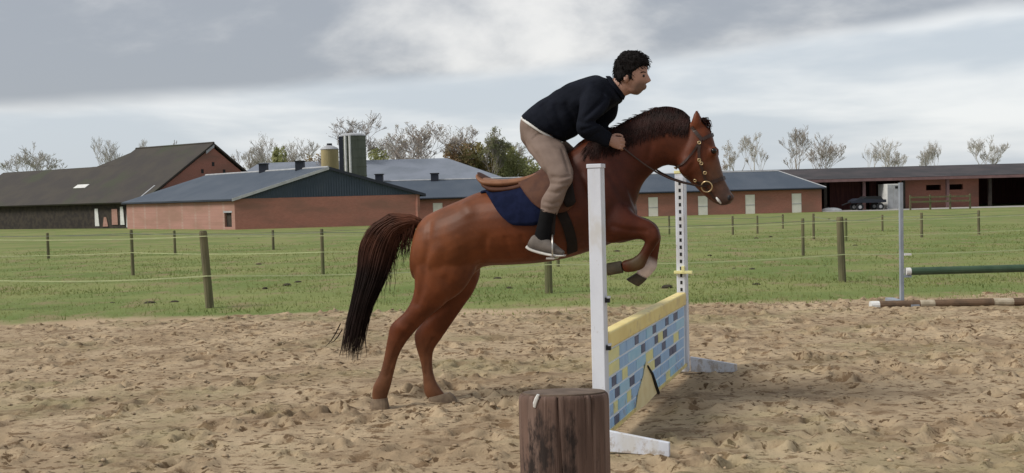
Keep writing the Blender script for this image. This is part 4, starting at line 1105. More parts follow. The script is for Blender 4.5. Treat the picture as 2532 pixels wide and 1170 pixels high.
# withers, cheek, shoulder and haunch muscles, lips, ears, brow
body.loft(limb([((1402, 380), (1420, 440), .05), ((1440, 345), (1465, 420), .06), ((1490, 325), (1510, 400), .05)], 16))
for s in (1, -1):
    body.loft(limb([((1716, 372), (1682, 395), .03, .06), ((1732, 384), (1678, 424), .035, .068), ((1722, 418), (1694, 438), .028, .06)], 14, side=s))
    body.loft(limb([((1450, 420), (1430, 470), .06, .17), ((1500, 450), (1450, 530), .08, .165), ((1535, 500), (1490, 580), .06, .13)], 16, side=s))
    body.loft(limb([((1080, 545), (1050, 600), .06, .15), ((1150, 560), (1050, 660), .09, .185), ((1165, 640), (1060, 700), .06, .16)], 16, side=s))
    body.loft(limb([((1772, 360), (1752, 368), .016, .07), ((1775, 372), (1752, 380), .02, .075), ((1774, 384), (1757, 390), .014, .07)], 12, side=s))
    body.loft(limb([((1812, 478), (1796, 484), .015, .032), ((1815, 490), (1796, 497), .018, .036), ((1808, 500), (1795, 503), .012, .03)], 12, side=s))
    body.loft(limb([((1736, 318), (1708, 320), .022, .045), ((1735, 302), (1709, 304), .024, .05), ((1731, 286), (1713, 287), .016, .052), ((1723, 270), (1720, 270), .004, .05)], 12, side=s))
hme = remesh(body, .011, 5, 'horse_body')
creases = [(.010, .030, [(1062, 556), (1058, 600), (1052, 650), (1044, 715), (1030, 755)]), (.012, .030, [(1200, 590), (1192, 630), (1184, 668)]), (.008, .028, [(1100, 690), (1120, 720), (1098, 760), (1052, 792)]),
           (.009, .026, [(1470, 372), (1500, 420), (1528, 470), (1548, 510)]), (.009, .030, [(1432, 430), (1452, 490), (1482, 556), (1508, 590)]), (.008, .022, [(1676, 425), (1640, 428), (1604, 462), (1586, 500), (1574, 530)]),
           (.007, .018, [(1515, 560), (1555, 570), (1600, 572)]), (.005, .012, [(1020, 805), (990, 842), (970, 890), (957, 935)]), (.005, .012, [(1072, 838), (1055, 872), (1054, 930)]),
           (.006, .016, [(1718, 372), (1716, 400), (1700, 430)]), (.005, .012, [(1750, 400), (1765, 430), (1778, 455)]), (-.010, .045, [(1150, 508), (1160, 528)]), (-.006, .03, [(1010, 815), (985, 812)]),
           (.006, .02, [(1250, 590), (1262, 640)]), (.005, .02, [(1290, 588), (1305, 640)]), (.005, .02, [(1450, 600), (1500, 596)]), (-.008, .02, [(1622, 572), (1624, 592)]), (.007, .02, [(1600, 300), (1610, 360), (1600, 400)])]
def crease_body(me, creases=creases):
    co = np.empty(len(me.vertices) * 3, np.float32); me.vertices.foreach_get('co', co); co = co.reshape(-1, 3).astype(float)
    no = np.empty(len(me.vertices) * 3, np.float32); me.vertex_normals.foreach_get('vector', no); no = no.reshape(-1, 3)
    bt = BVHTree.FromPolygons([Vector(c) for c in co.tolist()], [tuple(p.vertices) for p in me.polygons]); disp = np.zeros(len(co))
    for dep, wid, pts in creases:
        smp = []
        for (xa, ya), (xb, yb) in zip(pts, pts[1:]):
            for k in range(10):
                loc = bt.ray_cast(CAM, ray(xa + (xb - xa) * k / 10, ya + (yb - ya) * k / 10).normalized())[0]
                if loc is not None: smp += [loc, mirror(loc)]
        if not smp: continue
        for q in [np.array(smp)]:
            d2 = np.full(len(co), 9.0)
            for c in q: d2 = np.minimum(d2, ((co - c) ** 2).sum(1))
            disp -= dep * np.exp(-d2 / wid ** 2)
    co += no * disp[:, None]; me.vertices.foreach_set('co', co.astype(np.float32).ravel()); me.update()
crease_body(hme)
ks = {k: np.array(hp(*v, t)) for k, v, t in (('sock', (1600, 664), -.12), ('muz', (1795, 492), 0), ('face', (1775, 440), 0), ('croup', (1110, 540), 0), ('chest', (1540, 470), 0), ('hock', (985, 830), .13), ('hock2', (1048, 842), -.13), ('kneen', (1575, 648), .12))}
def horse_cols(co):
    base = np.tile(np.array([0.112, 0.029, 0.0095]), (len(co), 1))
    def blend(key, rad, c, soft=.5):
        nonlocal base
        d = np.linalg.norm(co - ks[key], axis=1); w_ = np.clip((rad - d) / (rad * soft), 0, 1)[:, None]; w_ = w_ * w_ * (3 - 2 * w_)
        base = base * (1 - w_) + np.array(c) * w_
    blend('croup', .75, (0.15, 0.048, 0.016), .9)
    blend('chest', .75, (0.060, 0.013, 0.006), .8)  # shade over chest and shoulder, put into the coat colour
    w_ = np.clip((.55 - co[:, 2]) / .35, 0, 1)[:, None]
    base = base * (1 - w_) + np.array((0.14, 0.058, 0.028)) * w_
    blend('face', .20, (0.12, 0.062, 0.038), .9)
    blend('muz', .15, (0.075, 0.047, 0.038), .8)
    blend('kneen', .10, (0.10, 0.07, 0.035), .8)
    blend('sock', .10, (0.72, 0.60, 0.56), .4)
    return base
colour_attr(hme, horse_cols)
m_coat = attr_mat('chestnut_coat', .5, bump=.2, bscale=70, sheen=0, spec=.22, var=.28)
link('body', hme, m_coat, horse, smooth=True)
hco = [v.co.copy() for v in hme.vertices]; hpol = [tuple(p.vertices) for p in hme.polygons]
bvh = BVHTree.FromPolygons(hco, hpol)
def hit(px, py, off=.006):
    d = ray(px, py).normalized(); loc, nor, i, ds = bvh.ray_cast(CAM, d)
    if loc is None:
        q = hp(px, py); loc, nor, i, ds = bvh.find_nearest(q)
        if nor.dot(d) > 0.3: pass
    return loc + nor * off, nor
def pathpts(pts, sub=4):
    out = []
    P_ = [Vector((*p, 0)) for p in pts]
    for i in range(len(P_) - 1):
        for k in range(sub):
            q = catmull(P_[max(i - 1, 0)], P_[i], P_[i + 1], P_[min(i + 2, len(P_) - 1)], k / sub); out.append((q.x, q.y))
    out.append(pts[-1]); return out
def strap(pts, width, th, name, material, parent, both=True, off=.004, join=False):
    pts = pathpts(pts); h = [hit(x, y, off) for x, y in pts]
    near = [(p, n_) for p, n_ in h]
    far = [(mirror(p), (n_ - LAT * 2 * n_.dot(LAT))) for p, n_ in h]
    runs = [near + far[::-1]] if join else ([near, far] if both else [near])
    for run in runs:
        rings = []
        for i, (p, n_) in enumerate(run):
            t = (run[min(i + 1, len(run) - 1)][0] - run[max(i - 1, 0)][0]).normalized(); b = t.cross(n_).normalized() * (width / 2); n2_ = n_ * th
            rings.append([p - b - n2_ * .4, p + b - n2_ * .4, p + b + n2_, p - b + n2_])
        MB().loft(rings).build(name, material, parent)
# hooves
def hoof(rows, material, name='hoof'):
    MB().loft(limb(rows, 18, 3, 2.6)).build(name, material, horse, smooth=False)
hoof([((957, 984), (920, 986), .040, .13), ((960, 1000), (916, 1002), .047, .13), ((963, 1017), (913, 1015), .052, .13)], m_hoof)
hoof([((1112, 970), (1060, 982), .040, -.13), ((1122, 978), (1060, 990), .047, -.13), ((1130, 990), (1060, 998), .052, -.13)], m_hoof)
m_hoofd = mat('dark_hoof', (0.06, 0.05, 0.032), (0.09, 0.07, 0.045), scale=20, rough=.7)
hoof([((1541, 675), (1535, 645), .036, .12), ((1524, 678), (1518, 648), .043, .12), ((1504, 682), (1501, 651), .047, .12)], m_hoofd)
hoof([((1600, 690), (1573, 675), .036, -.12), ((1590, 700), (1560, 683), .043, -.12), ((1580, 708), (1549, 690), .047, -.12)], m_hoofd)
for px, py, t in ((938, 1012, .13), (1092, 994, -.13)):
    q = hp(px, py, t); flatten(q.x, q.y, .14, q.z + .006 if q.z < 0 else -.004)
# eyes, nostrils, foam
for s in (1, -1):
    q, nn = hit(1765, 373, -.006)
    if s < 0: q = mirror(q)
    bm = bmesh.new(); bmesh.ops.create_uvsphere(bm, u_segments=14, v_segments=10, radius=.019); me = bpy.data.meshes.new('eye'); bm.to_mesh(me); bm.free()
    o = link('eye', me, None, None, True); me.materials.append(mat('eye_dark', (0.006, 0.004, 0.004), scale=4, rough=.12)); o.location = q; o.parent = horse; o.matrix_parent_inverse = parent_world(horse).inverted()
    q, nn = hit(1803, 489, -.003)
    if s < 0: q = mirror(q)
    bm = bmesh.new(); bmesh.ops.create_uvsphere(bm, u_segments=12, v_segments=8, radius=.013); me = bpy.data.meshes.new('nostril'); bm.to_mesh(me); bm.free()
    o = link('nostril', me, m_black, None, True); o.location = q; o.scale = (1, .8, 1.4); o.parent = horse; o.matrix_parent_inverse = parent_world(horse).inverted()
foam = [hit(x, y, .002)[0] for x, y in ((1771, 488), (1777, 496), (1783, 503))]
MB().tube(foam, [.005, .009, .005], 8).build('mouth_foam', m_whitepaint, horse, smooth=True)
# tail
rnd = random.Random(7)
tc_ = [(1044, 553, 9), (1008, 548, 18), (962, 566, 33), (935, 612, 42), (918, 680, 34), (896, 750, 25), (880, 812, 23), (868, 872, 22)]
def tail_at(u, r):
    k = min(int(u * (len(tc_) - 1)), len(tc_) - 2); t = u * (len(tc_) - 1) - k
    A_, B_, C_, D_ = [Vector(tc_[min(max(k + j, 0), len(tc_) - 1)]) for j in (-1, 0, 1, 2)]
    q = catmull(A_, B_, C_, D_, t); e_ = .02
    k2 = min(int(min(u + e_, 1) * (len(tc_) - 1)), len(tc_) - 2)
    d = (Vector(tc_[k2 + 1]) - Vector(tc_[k2])); d.z = 0; d.normalize()
    nrm = Vector((-d.y, d.x, 0))
    return q.x + nrm.x * q.z * r, q.y + nrm.y * q.z * r
paths, rads = [], []
for i in range(1900):
    r = rnd.uniform(-1, 1); q = rnd.uniform(-1, 1) * math.sqrt(max(0, 1 - r * r)); u1 = rnd.triangular(.6, 1.1, .88) if rnd.random() < .8 else rnd.uniform(.40, .75)
    u0 = rnd.uniform(0, .16); m_ = 14; pp, rr = [], []; cl_ = math.sin(r * 11) * .10; dr = rnd.gauss(0, .16) + cl_; wob = rnd.uniform(0, 6)
    for j in range(m_ + 1):
        u = u0 + (u1 - u0) * j / m_; x, y = tail_at(min(u, 1), r + dr * u + .06 * math.sin(wob + 5 * u)); y += max(0, u - 1) * 300
        pp.append(hp(x, y, q * (.035 + .055 * math.sin(math.pi * min(u * 1.1, 1))))); rr.append(.0031 * (1 - .8 * (j / m_) ** 2))
    paths.append(pp); rads.append(rr)
for i in range(260):                     # loose fringe hanging from the dock
    u = rnd.uniform(.03, .42); x, y = tail_at(u, rnd.uniform(-.9, .9)); ln = rnd.uniform(40, 105) * (1 if u < .3 else 1.4); t = rnd.uniform(-.05, .05)
    x1 = x - rnd.uniform(-6, 16); pp = [hp(x + (x1 - x) * k - 10 * math.sin(k * 2) * rnd.random(), y + ln * k, t) for k in (0, .25, .5, .75, 1)]
    paths.append(pp); rads.append([.0035, .0035, .003, .002, .0008])
for (xa, ya, xb, yb) in ((842, 800, 803, 858), (846, 815, 812, 850), (900, 790, 907, 880), (905, 760, 900, 850), (850, 830, 838, 882), (925, 700, 905, 835)):
    paths.append([hp(xa + (xb - xa) * k, ya + (yb - ya) * k + 8 * math.sin(3 * k), 0) for k in (0, .3, .6, 1)]); rads.append([.005, .005, .004, .001])
zt_, zl_ = hp(1000, 540).z, hp(900, 680).z
def tail_cols(co):
    k = np.clip((zt_ - co[:, 2]) / (zt_ - zl_), 0, 1)[:, None]
    return np.array((0.085, 0.030, 0.016)) * (1 - k) + np.array((0.016, 0.009, 0.008)) * k
strands(paths, rads, 'tail', m_hair, horse, cols=tail_cols)
core = [((1046, 542), (1044, 566), .03), ((1005, 538), (1010, 566), .045), ((955, 545), (975, 585), .05), ((915, 590), (955, 628), .05), ((895, 670), (936, 690), .045), ((880, 745), (912, 760), .035), ((866, 800), (890, 812), .02)]
m_dock = mat('dock_hair', (0.075, 0.028, 0.015), (0.045, 0.018, 0.011), scale=14, rough=.6, spec=.2)
MB().loft(limb(core, 14)).build('tail_dock', m_dock, horse, smooth=True)
# mane and forelock
crest = [(1440, 352), (1500, 331), (1545, 304), (1600, 277), (1645, 266), (1684, 274), (1706, 292)]
m_mane = mat('mane_hair', (0.030, 0.011, 0.009), (0.014, 0.007, 0.006), scale=14, rough=.6, spec=.12)
paths, rads = [], []
def crest_at(u):
    k = min(int(u * 6), 5); t = u * 6 - k
    P_ = [Vector((*crest[min(max(k + j, 0), 6)], 0)) for j in (-1, 0, 1, 2)]; q = catmull(*P_, t); return q.x, q.y
for i in range(1300):
    u = rnd.uniform(.06, 1); x, y = crest_at(u); ln = rnd.uniform(22, 62) * (.75 + .5 * math.sin(math.pi * u)); dx = rnd.uniform(-26, -2)
    pp = [hp(x, y - 1, rnd.uniform(-.03, .03)) + Vector((0, 0, .004))]
    for k in (.2, .45, .7, 1.0):
        q, nn = hit(x + dx * k, y + 5 + ln * k, .003 + .005 * rnd.random()); pp.append(q)
    paths.append(pp); rads.append([.002, .003, .0028, .002, .0006])
for i in range(320):                     # wisps lifted by the leap
    u = rnd.uniform(.1, 1.0); x, y = crest_at(u); a = rnd.uniform(2.2, 3.6); ln = rnd.uniform(8, 26); t = rnd.uniform(-.02, .03)
    paths.append([hp(x + math.cos(a) * ln * k - 2 * k * k, y + 3 - math.sin(a) * ln * .75 * k + 7 * k * k, t) for k in (0, .35, .7, 1)]); rads.append([.0026, .0025, .0018, .0006])
strands(paths, rads, 'mane', m_mane, horse)
paths, rads = [], []
for i in range(90):
    x, y = rnd.uniform(1726, 1742), rnd.uniform(294, 304); t = rnd.gauss(0, .02); dx = rnd.uniform(8, 24); dy = rnd.uniform(8, 44)
    paths.append([hp(x + dx * k + 4 * math.sin(3 * k), y - 14 * math.sin(2.2 * k) * rnd.uniform(.4, 1.1) + dy * k, t) for k in (0, .3, .6, 1)]); rads.append([.004, .004, .003, .001])
strands(paths, rads, 'forelock', m_mane, horse)

# ------------------------------------------------------------------ tack
m_leather = mat('brown_leather', (0.095, 0.040, 0.022), (0.065, 0.026, 0.016), scale=16, spec=.2, rough=.7, bump=.2, bdist=.003)
m_leatherl = mat('tan_leather', (0.26, 0.12, 0.06), (0.20, 0.085, 0.04), scale=16, rough=.6)
m_blackl = mat('black_leather', (0.012, 0.009, 0.008), (0.018, 0.013, 0.011), spec=.15, scale=16, rough=.7)
m_brownstrap = mat('dark_brown_strap', (0.038, 0.016, 0.010), (0.025, 0.012, 0.008), scale=16, rough=.45)
m_brass = mat('brass_fittings', (0.60, 0.46, 0.26), (0.5, 0.38, 0.22), scale=9, rough=.3, metal=.7)
m_steel = mat('steel_fittings', (0.55, 0.53, 0.5), scale=9, rough=.3, metal=.8)
m_pad = mat('navy_pad', (0.006, 0.009, 0.027), (0.009, 0.013, 0.038), scale=20, spec=.1, rough=1.0, bump=.4, bdist=.004)
saddle = empty('saddle', hp(1280, 440), 'brown leather saddle strapped on the horse back under the rider', 'saddle')
MB().loft(limb([((1186, 430), (1194, 452), .12), ((1206, 440), (1214, 464), .165), ((1248, 443), (1254, 466), .165), ((1298, 437), (1304, 460), .135), ((1345, 420), (1352, 448), .10), ((1374, 396), (1386, 432), .07), ((1392, 385), (1402, 425), .05)], 24, 5, 2.4)).build('seat', m_leatherl, saddle, smooth=True)
MB().loft(limb([((1184, 426), (1190, 434), .06), ((1190, 430), (1198, 441), .10), ((1202, 438), (1208, 446), .12)], 16, 4, 2.2)).build('cantle', m_leather, saddle, smooth=True)
for s in (1, -1):
    MB().loft(limb([((1190, 452), (1196, 464), .03, .12), ((1215, 462), (1218, 476), .045, .145), ((1255, 462), (1258, 475), .045, .15), ((1295, 452), (1298, 468), .04, .15)], 14, 4, 2.2, side=s)).build('panel', m_leather, saddle, smooth=True)
def patch(tl, tr, br, bl, off, th, name, material, parent, nu=14, nv=12, curve=0.0):
    for s in (1, -1):
        g = []
        for j in range(nv + 1):
            row = []
            for i in range(nu + 1):
                u, v = i / nu, j / nv
                # rounded lower corners
                x = (tl[0] * (1 - u) + tr[0] * u) * (1 - v) + (bl[0] * (1 - u) + br[0] * u) * v
                y = (tl[1] * (1 - u) + tr[1] * u) * (1 - v) + (bl[1] * (1 - u) + br[1] * u) * v
                y -= curve * v ** 4 * (2 * u - 1) ** 4
                p, n_ = hit(x, y, off)
                if s < 0: p = mirror(p); n_ = n_ - LAT * 2 * n_.dot(LAT)
                row.append((p, n_))
            g.append(row)
        mb = MB(); W_ = nu + 1; K = W_ * (nv + 1)
        vs_ = [p for r in g for p, n_ in r] + [p + n_ * th for r in g for p, n_ in r]; f = []
        for j in range(nv):
            for i in range(nu):
                a = j * W_ + i; f += [(a, a + W_, a + W_ + 1, a + 1), (K + a, K + a + 1, K + a + W_ + 1, K + a + W_)]
        per = [i for i in range(W_)] + [j * W_ + nu for j in range(1, nv + 1)] + [nv * W_ + i for i in range(nu - 1, -1, -1)] + [j * W_ for j in range(nv - 1, 0, -1)]
        for a, b in zip(per, per[1:] + per[:1]): f.append((a, b, K + b, K + a))
        mb.add(vs_, f).build(name, material, parent, smooth=True)
pad = empty('saddle_pad', hp(1270, 480), 'navy blue saddle pad lying under the brown saddle', 'saddle pad')
patch((1202, 478), (1398, 402), (1345, 558), (1252, 558), .006, .014, 'pad_side', m_pad, pad, curve=14)
MB().loft(limb([((1200, 470), (1203, 482), .13), ((1245, 461), (1250, 474), .15), ((1300, 449), (1305, 464), .13), ((1345, 424), (1352, 442), .10), ((1385, 392), (1394, 414), .07)], 18, 4)).build('pad_top', m_pad, pad, smooth=True)
patch((1276, 450), (1396, 392), (1420, 520), (1338, 534), .026, .012, 'flap', m_leather, saddle, curve=18)
patch((1375, 430), (1412, 420), (1424, 505), (1398, 515), .040, .016, 'knee_roll', m_blackl, saddle, nu=6, nv=8, curve=6)
strap([(1386, 520), (1404, 560), (1414, 600), (1414, 622)], .07, .008, 'girth', m_blackl, saddle, join=True, off=.006)
bridle = empty('bridle', hp(1735, 380), 'dark leather bridle with brass buckles on the horse head', 'bridle')
strap([(1711, 314), (1722, 330), (1736, 346)], .022, .005, 'headpiece', m_brownstrap, bridle)
strap([(1736, 346), (1750, 338), (1764, 332)], .022, .005, 'browband', m_brownstrap, bridle, join=True)
strap([(1732, 346), (1728, 375), (1731, 402), (1740, 430), (1748, 458)], .018, .005, 'cheekpiece', m_brownstrap, bridle)
strap([(1790, 440), (1768, 448), (1745, 454), (1724, 452)], .024, .005, 'noseband', m_brownstrap, bridle, join=True)
strap([(1745, 465), (1760, 480), (1766, 492)], .014, .004, 'chin_strap', m_brownstrap, bridle)
strap([(1730, 352), (1712, 378), (1690, 404), (1672, 414)], .014, .005, 'throatlatch', m_brownstrap, bridle)
def ringpiece(px, py, rad, thick, name, material, parent, sx_=1.0, sy_=1.0, rot=0):
    c, nn = hit(px, py, .012)
    a = LAT.cross(nn).normalized(); b = nn.cross(a).normalized()
    for s in (1, -1):
        pts = []
        for i in range(17):
            th_ = 2 * math.pi * i / 16 + rot; q = c + a * math.cos(th_) * rad * sx_ + b * math.sin(th_) * rad * sy_; pts.append(q if s > 0 else mirror(q))
        MB().tube(pts, thick, 6, cap=False).build(name, material, parent, smooth=True)
ringpiece(1748, 461, .036, .0045, 'bit_ring', m_brass, bridle)
for (x, y) in ((1729, 354), (1729, 396), (1734, 404), (1743, 427), (1671, 415), (1720, 445)):
    ringpiece(x, y, .009, .004, 'buckle', m_brass, bridle)

# ------------------------------------------------------------------ rider
m_skin = attr_mat('rider_skin', .5, bump=.1, bscale=80, var=.08)
m_jacket = mat('navy_jacket', (0.005, 0.0065, 0.0115), (0.008, 0.010, 0.017), scale=9, spec=.12, rough=.9, bump=.5, bscale=14, bdist=.012)
m_breech = mat('taupe_breeches', (0.20, 0.145, 0.118), (0.165, 0.118, 0.095), scale=7, rough=.85, bump=.4, bscale=11, bdist=.01)
m_sock = mat('black_sock', (0.008, 0.008, 0.009), spec=.1, scale=20, rough=.9)
m_shoe = mat('grey_shoe', (0.145, 0.125, 0.11), (0.11, 0.095, 0.085), scale=20, rough=.8)
m_sole = mat('white_sole', (0.62, 0.60, 0.56), scale=20, rough=.7)
m_rhair = mat('black_hair', (0.006, 0.005, 0.005), (0.010, 0.008, 0.008), scale=40, spec=.12, rough=.8, bump=.8, bscale=60, bdist=.006)
person = empty('person', hp(1340, 400), 'rider in dark jacket and taupe breeches crouched forward over the horse', 'person')
rb_ = MB()
rb_.loft(limb([((1572, 135), (1546, 137), .04), ((1592, 147), (1532, 152), .066), ((1600, 163), (1526, 174), .075), ((1601, 180), (1528, 192), .075), ((1600, 198), (1537, 207), .068), ((1595, 213), (1545, 217), .06), ((1587, 227), (1552, 226), .05), ((1577, 235), (1562, 233), .03)], 20, 4, 2.2))
rb_.loft(limb([((1601, 181), (1590, 184), .010), ((1607, 192), (1592, 195), .014), ((1610, 200), (1593, 203), .018), ((1602, 205), (1594, 206), .014)], 12))
rb_.loft(limb([((1600, 212), (1590, 210), .022), ((1598, 218), (1588, 217), .024), ((1594, 223), (1586, 222), .018)], 12))
rb_.loft(limb([((1573, 225), (1524, 188), .055), ((1546, 238), (1504, 202), .056), ((1520, 248), (1478, 210), .09)], 18))
rb_.loft(limb([((1512, 250), (1462, 214), .14), ((1460, 300), (1390, 230), .15), ((1388, 340), (1322, 288), .135), ((1376, 356), (1312, 320), .125)], 20))
for s in (1, -1):
    rb_.loft(limb([((1552, 186), (1542, 188), .008, .075), ((1554, 194), (1541, 197), .012, .08), ((1551, 204), (1545, 205), .007, .076)], 10, side=s))
    rb_.loft(limb([((1496, 240), (1462, 218), .042, .13), ((1488, 272), (1440, 264), .045, .215), ((1462, 302), (1432, 312), .04, .24), ((1475, 312), (1446, 338), .038, .235), ((1495, 325), (1478, 350), .033, .19), ((1511, 336), (1506, 360), .026, .14)], 14, side=s))
    rb_.loft(limb([((1504, 336), (1506, 360), .024, .142), ((1518, 335), (1518, 367), .022, .138), ((1532, 340), (1530, 369), .018, .134)], 14, side=s))
    for fi, (yy, lf) in enumerate(((341, 10), (349, 12.5), (358, 11.5), (366, 8))):
        ch = [hp(1526, yy, .138), hp(1531 + lf * .55, yy + 1, .137), hp(1532 + lf, yy + 3, .120), hp(1531 + lf * .5, yy + 5, .100), hp(1524 + lf * .2, yy + 5, .098)]
        rb_.tube([mirror(p) if s < 0 else p for p in ch], [.010, .0105, .0098, .0092, .008], 10)
    ch = [hp(1512, 338, .120), hp(1522, 333, .108), hp(1534, 334, .104), hp(1541, 338, .108)]
    rb_.tube([mirror(p) if s < 0 else p for p in ch], [.013, .0115, .010, .0085], 10)
    rb_.loft(limb([((1372, 348), (1312, 332), .07, .09), ((1392, 372), (1318, 375), .075, .20), ((1406, 415), (1348, 415), .06, .285), ((1410, 444), (1368, 450), .055, .335), ((1394, 470), (1356, 476), .05, .345), ((1384, 492), (1347, 492), .05, .35), ((1370, 528), (1341, 522), .04, .352), ((1360, 565), (1332, 560), .032, .355), ((1358, 592), (1326, 586), .034, .358), ((1384, 616), (1330, 610), .034, .362)], 14, side=s))
rme = remesh(rb_, .0062, 3, 'rider_body')
kb = np.array(hp(1583, 222)); ke = np.array(hp(1592, 187))
def skin_cols(co):
    base = np.tile(np.array([0.40, 0.225, 0.165]), (len(co), 1))
    d = np.linalg.norm((co - kb) * np.array([1, .6, 1]), axis=1); w_ = np.clip((.075 - d) / .03, 0, 1)[:, None] * .75     # stubble beard
    base = base * (1 - w_) + np.array((0.10, 0.065, 0.05)) * w_
    return base
colour_attr(rme, skin_cols)
link('body', rme, m_skin, person, smooth=True)
rbvh = BVHTree.FromPolygons([v.co.copy() for v in rme.vertices], [tuple(p.vertices) for p in rme.polygons])
for s in (1, -1):                         # eyes and brows
    d = ray(1591, 188).normalized(); loc, nor, _, _ = rbvh.ray_cast(CAM, d)
    if loc is None: loc = hp(1591, 188, .04)
    q = loc - d * -.004 if False else loc + d * .004
    if s < 0: q = mirror(q)
    bm = bmesh.new(); bmesh.ops.create_uvsphere(bm, u_segments=12, v_segments=8, radius=.010); me = bpy.data.meshes.new('eye'); bm.to_mesh(me); bm.free()
    o = link('eye', me, m_black, None, True); o.location = q; o.parent = person; o.matrix_parent_inverse = parent_world(person).inverted()
    br = [rbvh.ray_cast(CAM, ray(x, y).normalized())[0] for x, y in ((1584, 180), (1590, 178), (1596, 179))]
    br = [b for b in br if b is not None]
    if len(br) > 1: MB().tube([mirror(b) if s < 0 else b for b in br], .004, 6).build('eyebrow', m_rhair, person)
hr = MB()
hr.loft(limb([((1578, 127), (1540, 129), .045), ((1599, 139), (1524, 147), .076), ((1604, 153), (1518, 168), .085), ((1598, 166), (1518, 186), .086), ((1572, 180), (1522, 200), .082), ((1556, 190), (1530, 212), .07)], 20, 4, 2.3))
hr.loft(limb([((1566, 172), (1552, 176), .012, .07), ((1564, 186), (1553, 190), .010, .072), ((1561, 196), (1556, 198), .005, .070)], 10)); hr.loft(limb([((1566, 172), (1552, 176), .012, .07), ((1564, 186), (1553, 190), .010, .072), ((1561, 196), (1556, 198), .005, .070)], 10, side=-1))
hrm = remesh(hr, .006, 3, 'hair', .009, 38)
hro = link('hair', hrm, m_rhair, person, smooth=True)
hv = [(v.co.copy(), v.normal.copy()) for v in hrm.vertices]; paths, rads = [], []
for i in range(700):
    q, nn = rnd.choice(hv); d = (nn * .5 - Z * .5 + HD * rnd.uniform(-.2, .9) + LAT * rnd.gauss(0, .3)); d = (d - nn * d.dot(nn) * .7).normalized(); ln = rnd.uniform(.012, .034)
    paths.append([q - nn * .002, q + d * ln * .5 + nn * .005, q + d * ln + nn * .003]); rads.append([.0022, .002, .0006])
strands(paths, rads, 'hair_locks', m_rhair, hro)
# clothing
jk = MB()
jk.loft(limb([((1293, 288), (1392, 350), .185), ((1318, 263), (1412, 342), .185), ((1355, 237), (1440, 322), .18), ((1400, 212), (1476, 294), .19), ((1440, 197), (1510, 266), .205), ((1478, 188), (1532, 254), .175), ((1500, 192), (1540, 246), .085)], 24, 4, 2.3))
for s in (1, -1):
    jk.loft(limb([((1512, 244), (1450, 203), .085, .135), ((1498, 274), (1432, 262), .068, .215), ((1470, 302), (1424, 314), .058, .245), ((1480, 306), (1440, 344), .054, .238), ((1498, 319), (1476, 356), .046, .19), ((1513, 329), (1505, 366), .036, .142)], 16, side=s))
jme = remesh(jk, .009, 4, 'jacket', .009, 12)
crease_body(jme, [(.012, .016, [(1492, 246), (1470, 268), (1446, 290)]), (.010, .014, [(1430, 300), (1448, 306), (1466, 300)]), (.010, .014, [(1440, 322), (1458, 316), (1474, 308)]), (.008, .014, [(1462, 340), (1482, 326)]),
                  (.009, .018, [(1400, 260), (1416, 290), (1424, 330)]), (.008, .018, [(1372, 262), (1386, 300), (1398, 338)]), (.008, .018, [(1340, 262), (1356, 296), (1372, 330)]), (-.006, .012, [(1298, 284), (1340, 310), (1388, 342)]), (.008, .014, [(1470, 206), (1490, 226), (1500, 246)])])
link('jacket', jme, m_jacket, person, smooth=True)
col_ = MB().loft(limb([((1498, 188), (1542, 248), .088), ((1508, 188), (1546, 238), .074), ((1512, 192), (1545, 234), .07)], 20, 3))
col_.build('collar', m_jacket, person, smooth=True)
MB().loft(limb([((1291, 293), (1388, 356), .178), ((1293, 287), (1390, 350), .179)], 24, 2, 2.3)).build('shirt_hem', m_whitepaint, person, smooth=True)
bq = MB()
bq.loft(limb([((1292, 292), (1388, 354), .17), ((1288, 318), (1390, 372), .175), ((1294, 350), (1388, 392), .15), ((1316, 382), (1380, 402), .10)], 22, 4, 2.3))
for s in (1, -1):
    bq.loft(limb([((1288, 322), (1384, 345), .10, .085), ((1308, 374), (1400, 370), .098, .19), ((1338, 414), (1414, 415), .085, .275), ((1360, 449), (1418, 443), .07, .33), ((1350, 476), (1402, 471), .066, .345), ((1340, 493), (1393, 495), .064, .35), ((1336, 522), (1376, 531), .054, .352)], 18, side=s))
bme = remesh(bq, .009, 4, 'breeches', .007, 14)
crease_body(bme, [(.006, .010, [(1318, 342), (1330, 332), (1350, 327), (1378, 330)]), (.009, .012, [(1366, 438), (1388, 440), (1412, 434)]), (.009, .012, [(1362, 454), (1386, 456), (1410, 450)]), (.008, .012, [(1352, 474), (1376, 478), (1398, 466)]),
                  (.008, .013, [(1345, 500), (1366, 506), (1384, 500)]), (.007, .014, [(1340, 515), (1360, 520), (1376, 518)]), (.008, .02, [(1300, 350), (1330, 390), (1352, 430)]), (.007, .016, [(1392, 372), (1400, 400), (1408, 426)])])
link('breeches', bme, m_breech, person, smooth=True)
for s in (1, -1):
    MB().loft(limb([((1337, 516), (1375, 526), .048, .352), ((1330, 550), (1367, 556), .043, .355), ((1322, 580), (1362, 590), .043, .358), ((1322, 592), (1362, 600), .04, .36)], 16, 4, side=s)).build('sock', m_sock, person, smooth=True)
    sh = MB()
    sh.loft(limb([((1316, 584), (1304, 608), .032, .360), ((1326, 580), (1316, 617), .040, .362), ((1346, 586), (1334, 622), .042, .364), ((1362, 594), (1356, 626), .046, .367), ((1380, 610), (1376, 629), .046, .372), ((1396, 622), (1392, 632), .030, .375)], 16, 4, 2.4, side=s))
    shoe = link('shoe', remesh(sh, .006, 3, 'shoe'), m_shoe, person, smooth=True)
    MB().loft(limb([((1304, 607), (1302, 614), .034, .360), ((1318, 615), (1316, 622), .043, .362), ((1350, 624), (1348, 631), .049, .366), ((1380, 629), (1378, 635), .049, .372), ((1398, 630), (1397, 634), .03, .375)], 14, 4, 3.5, side=s)).build('sole', m_sole, shoe, smooth=True)
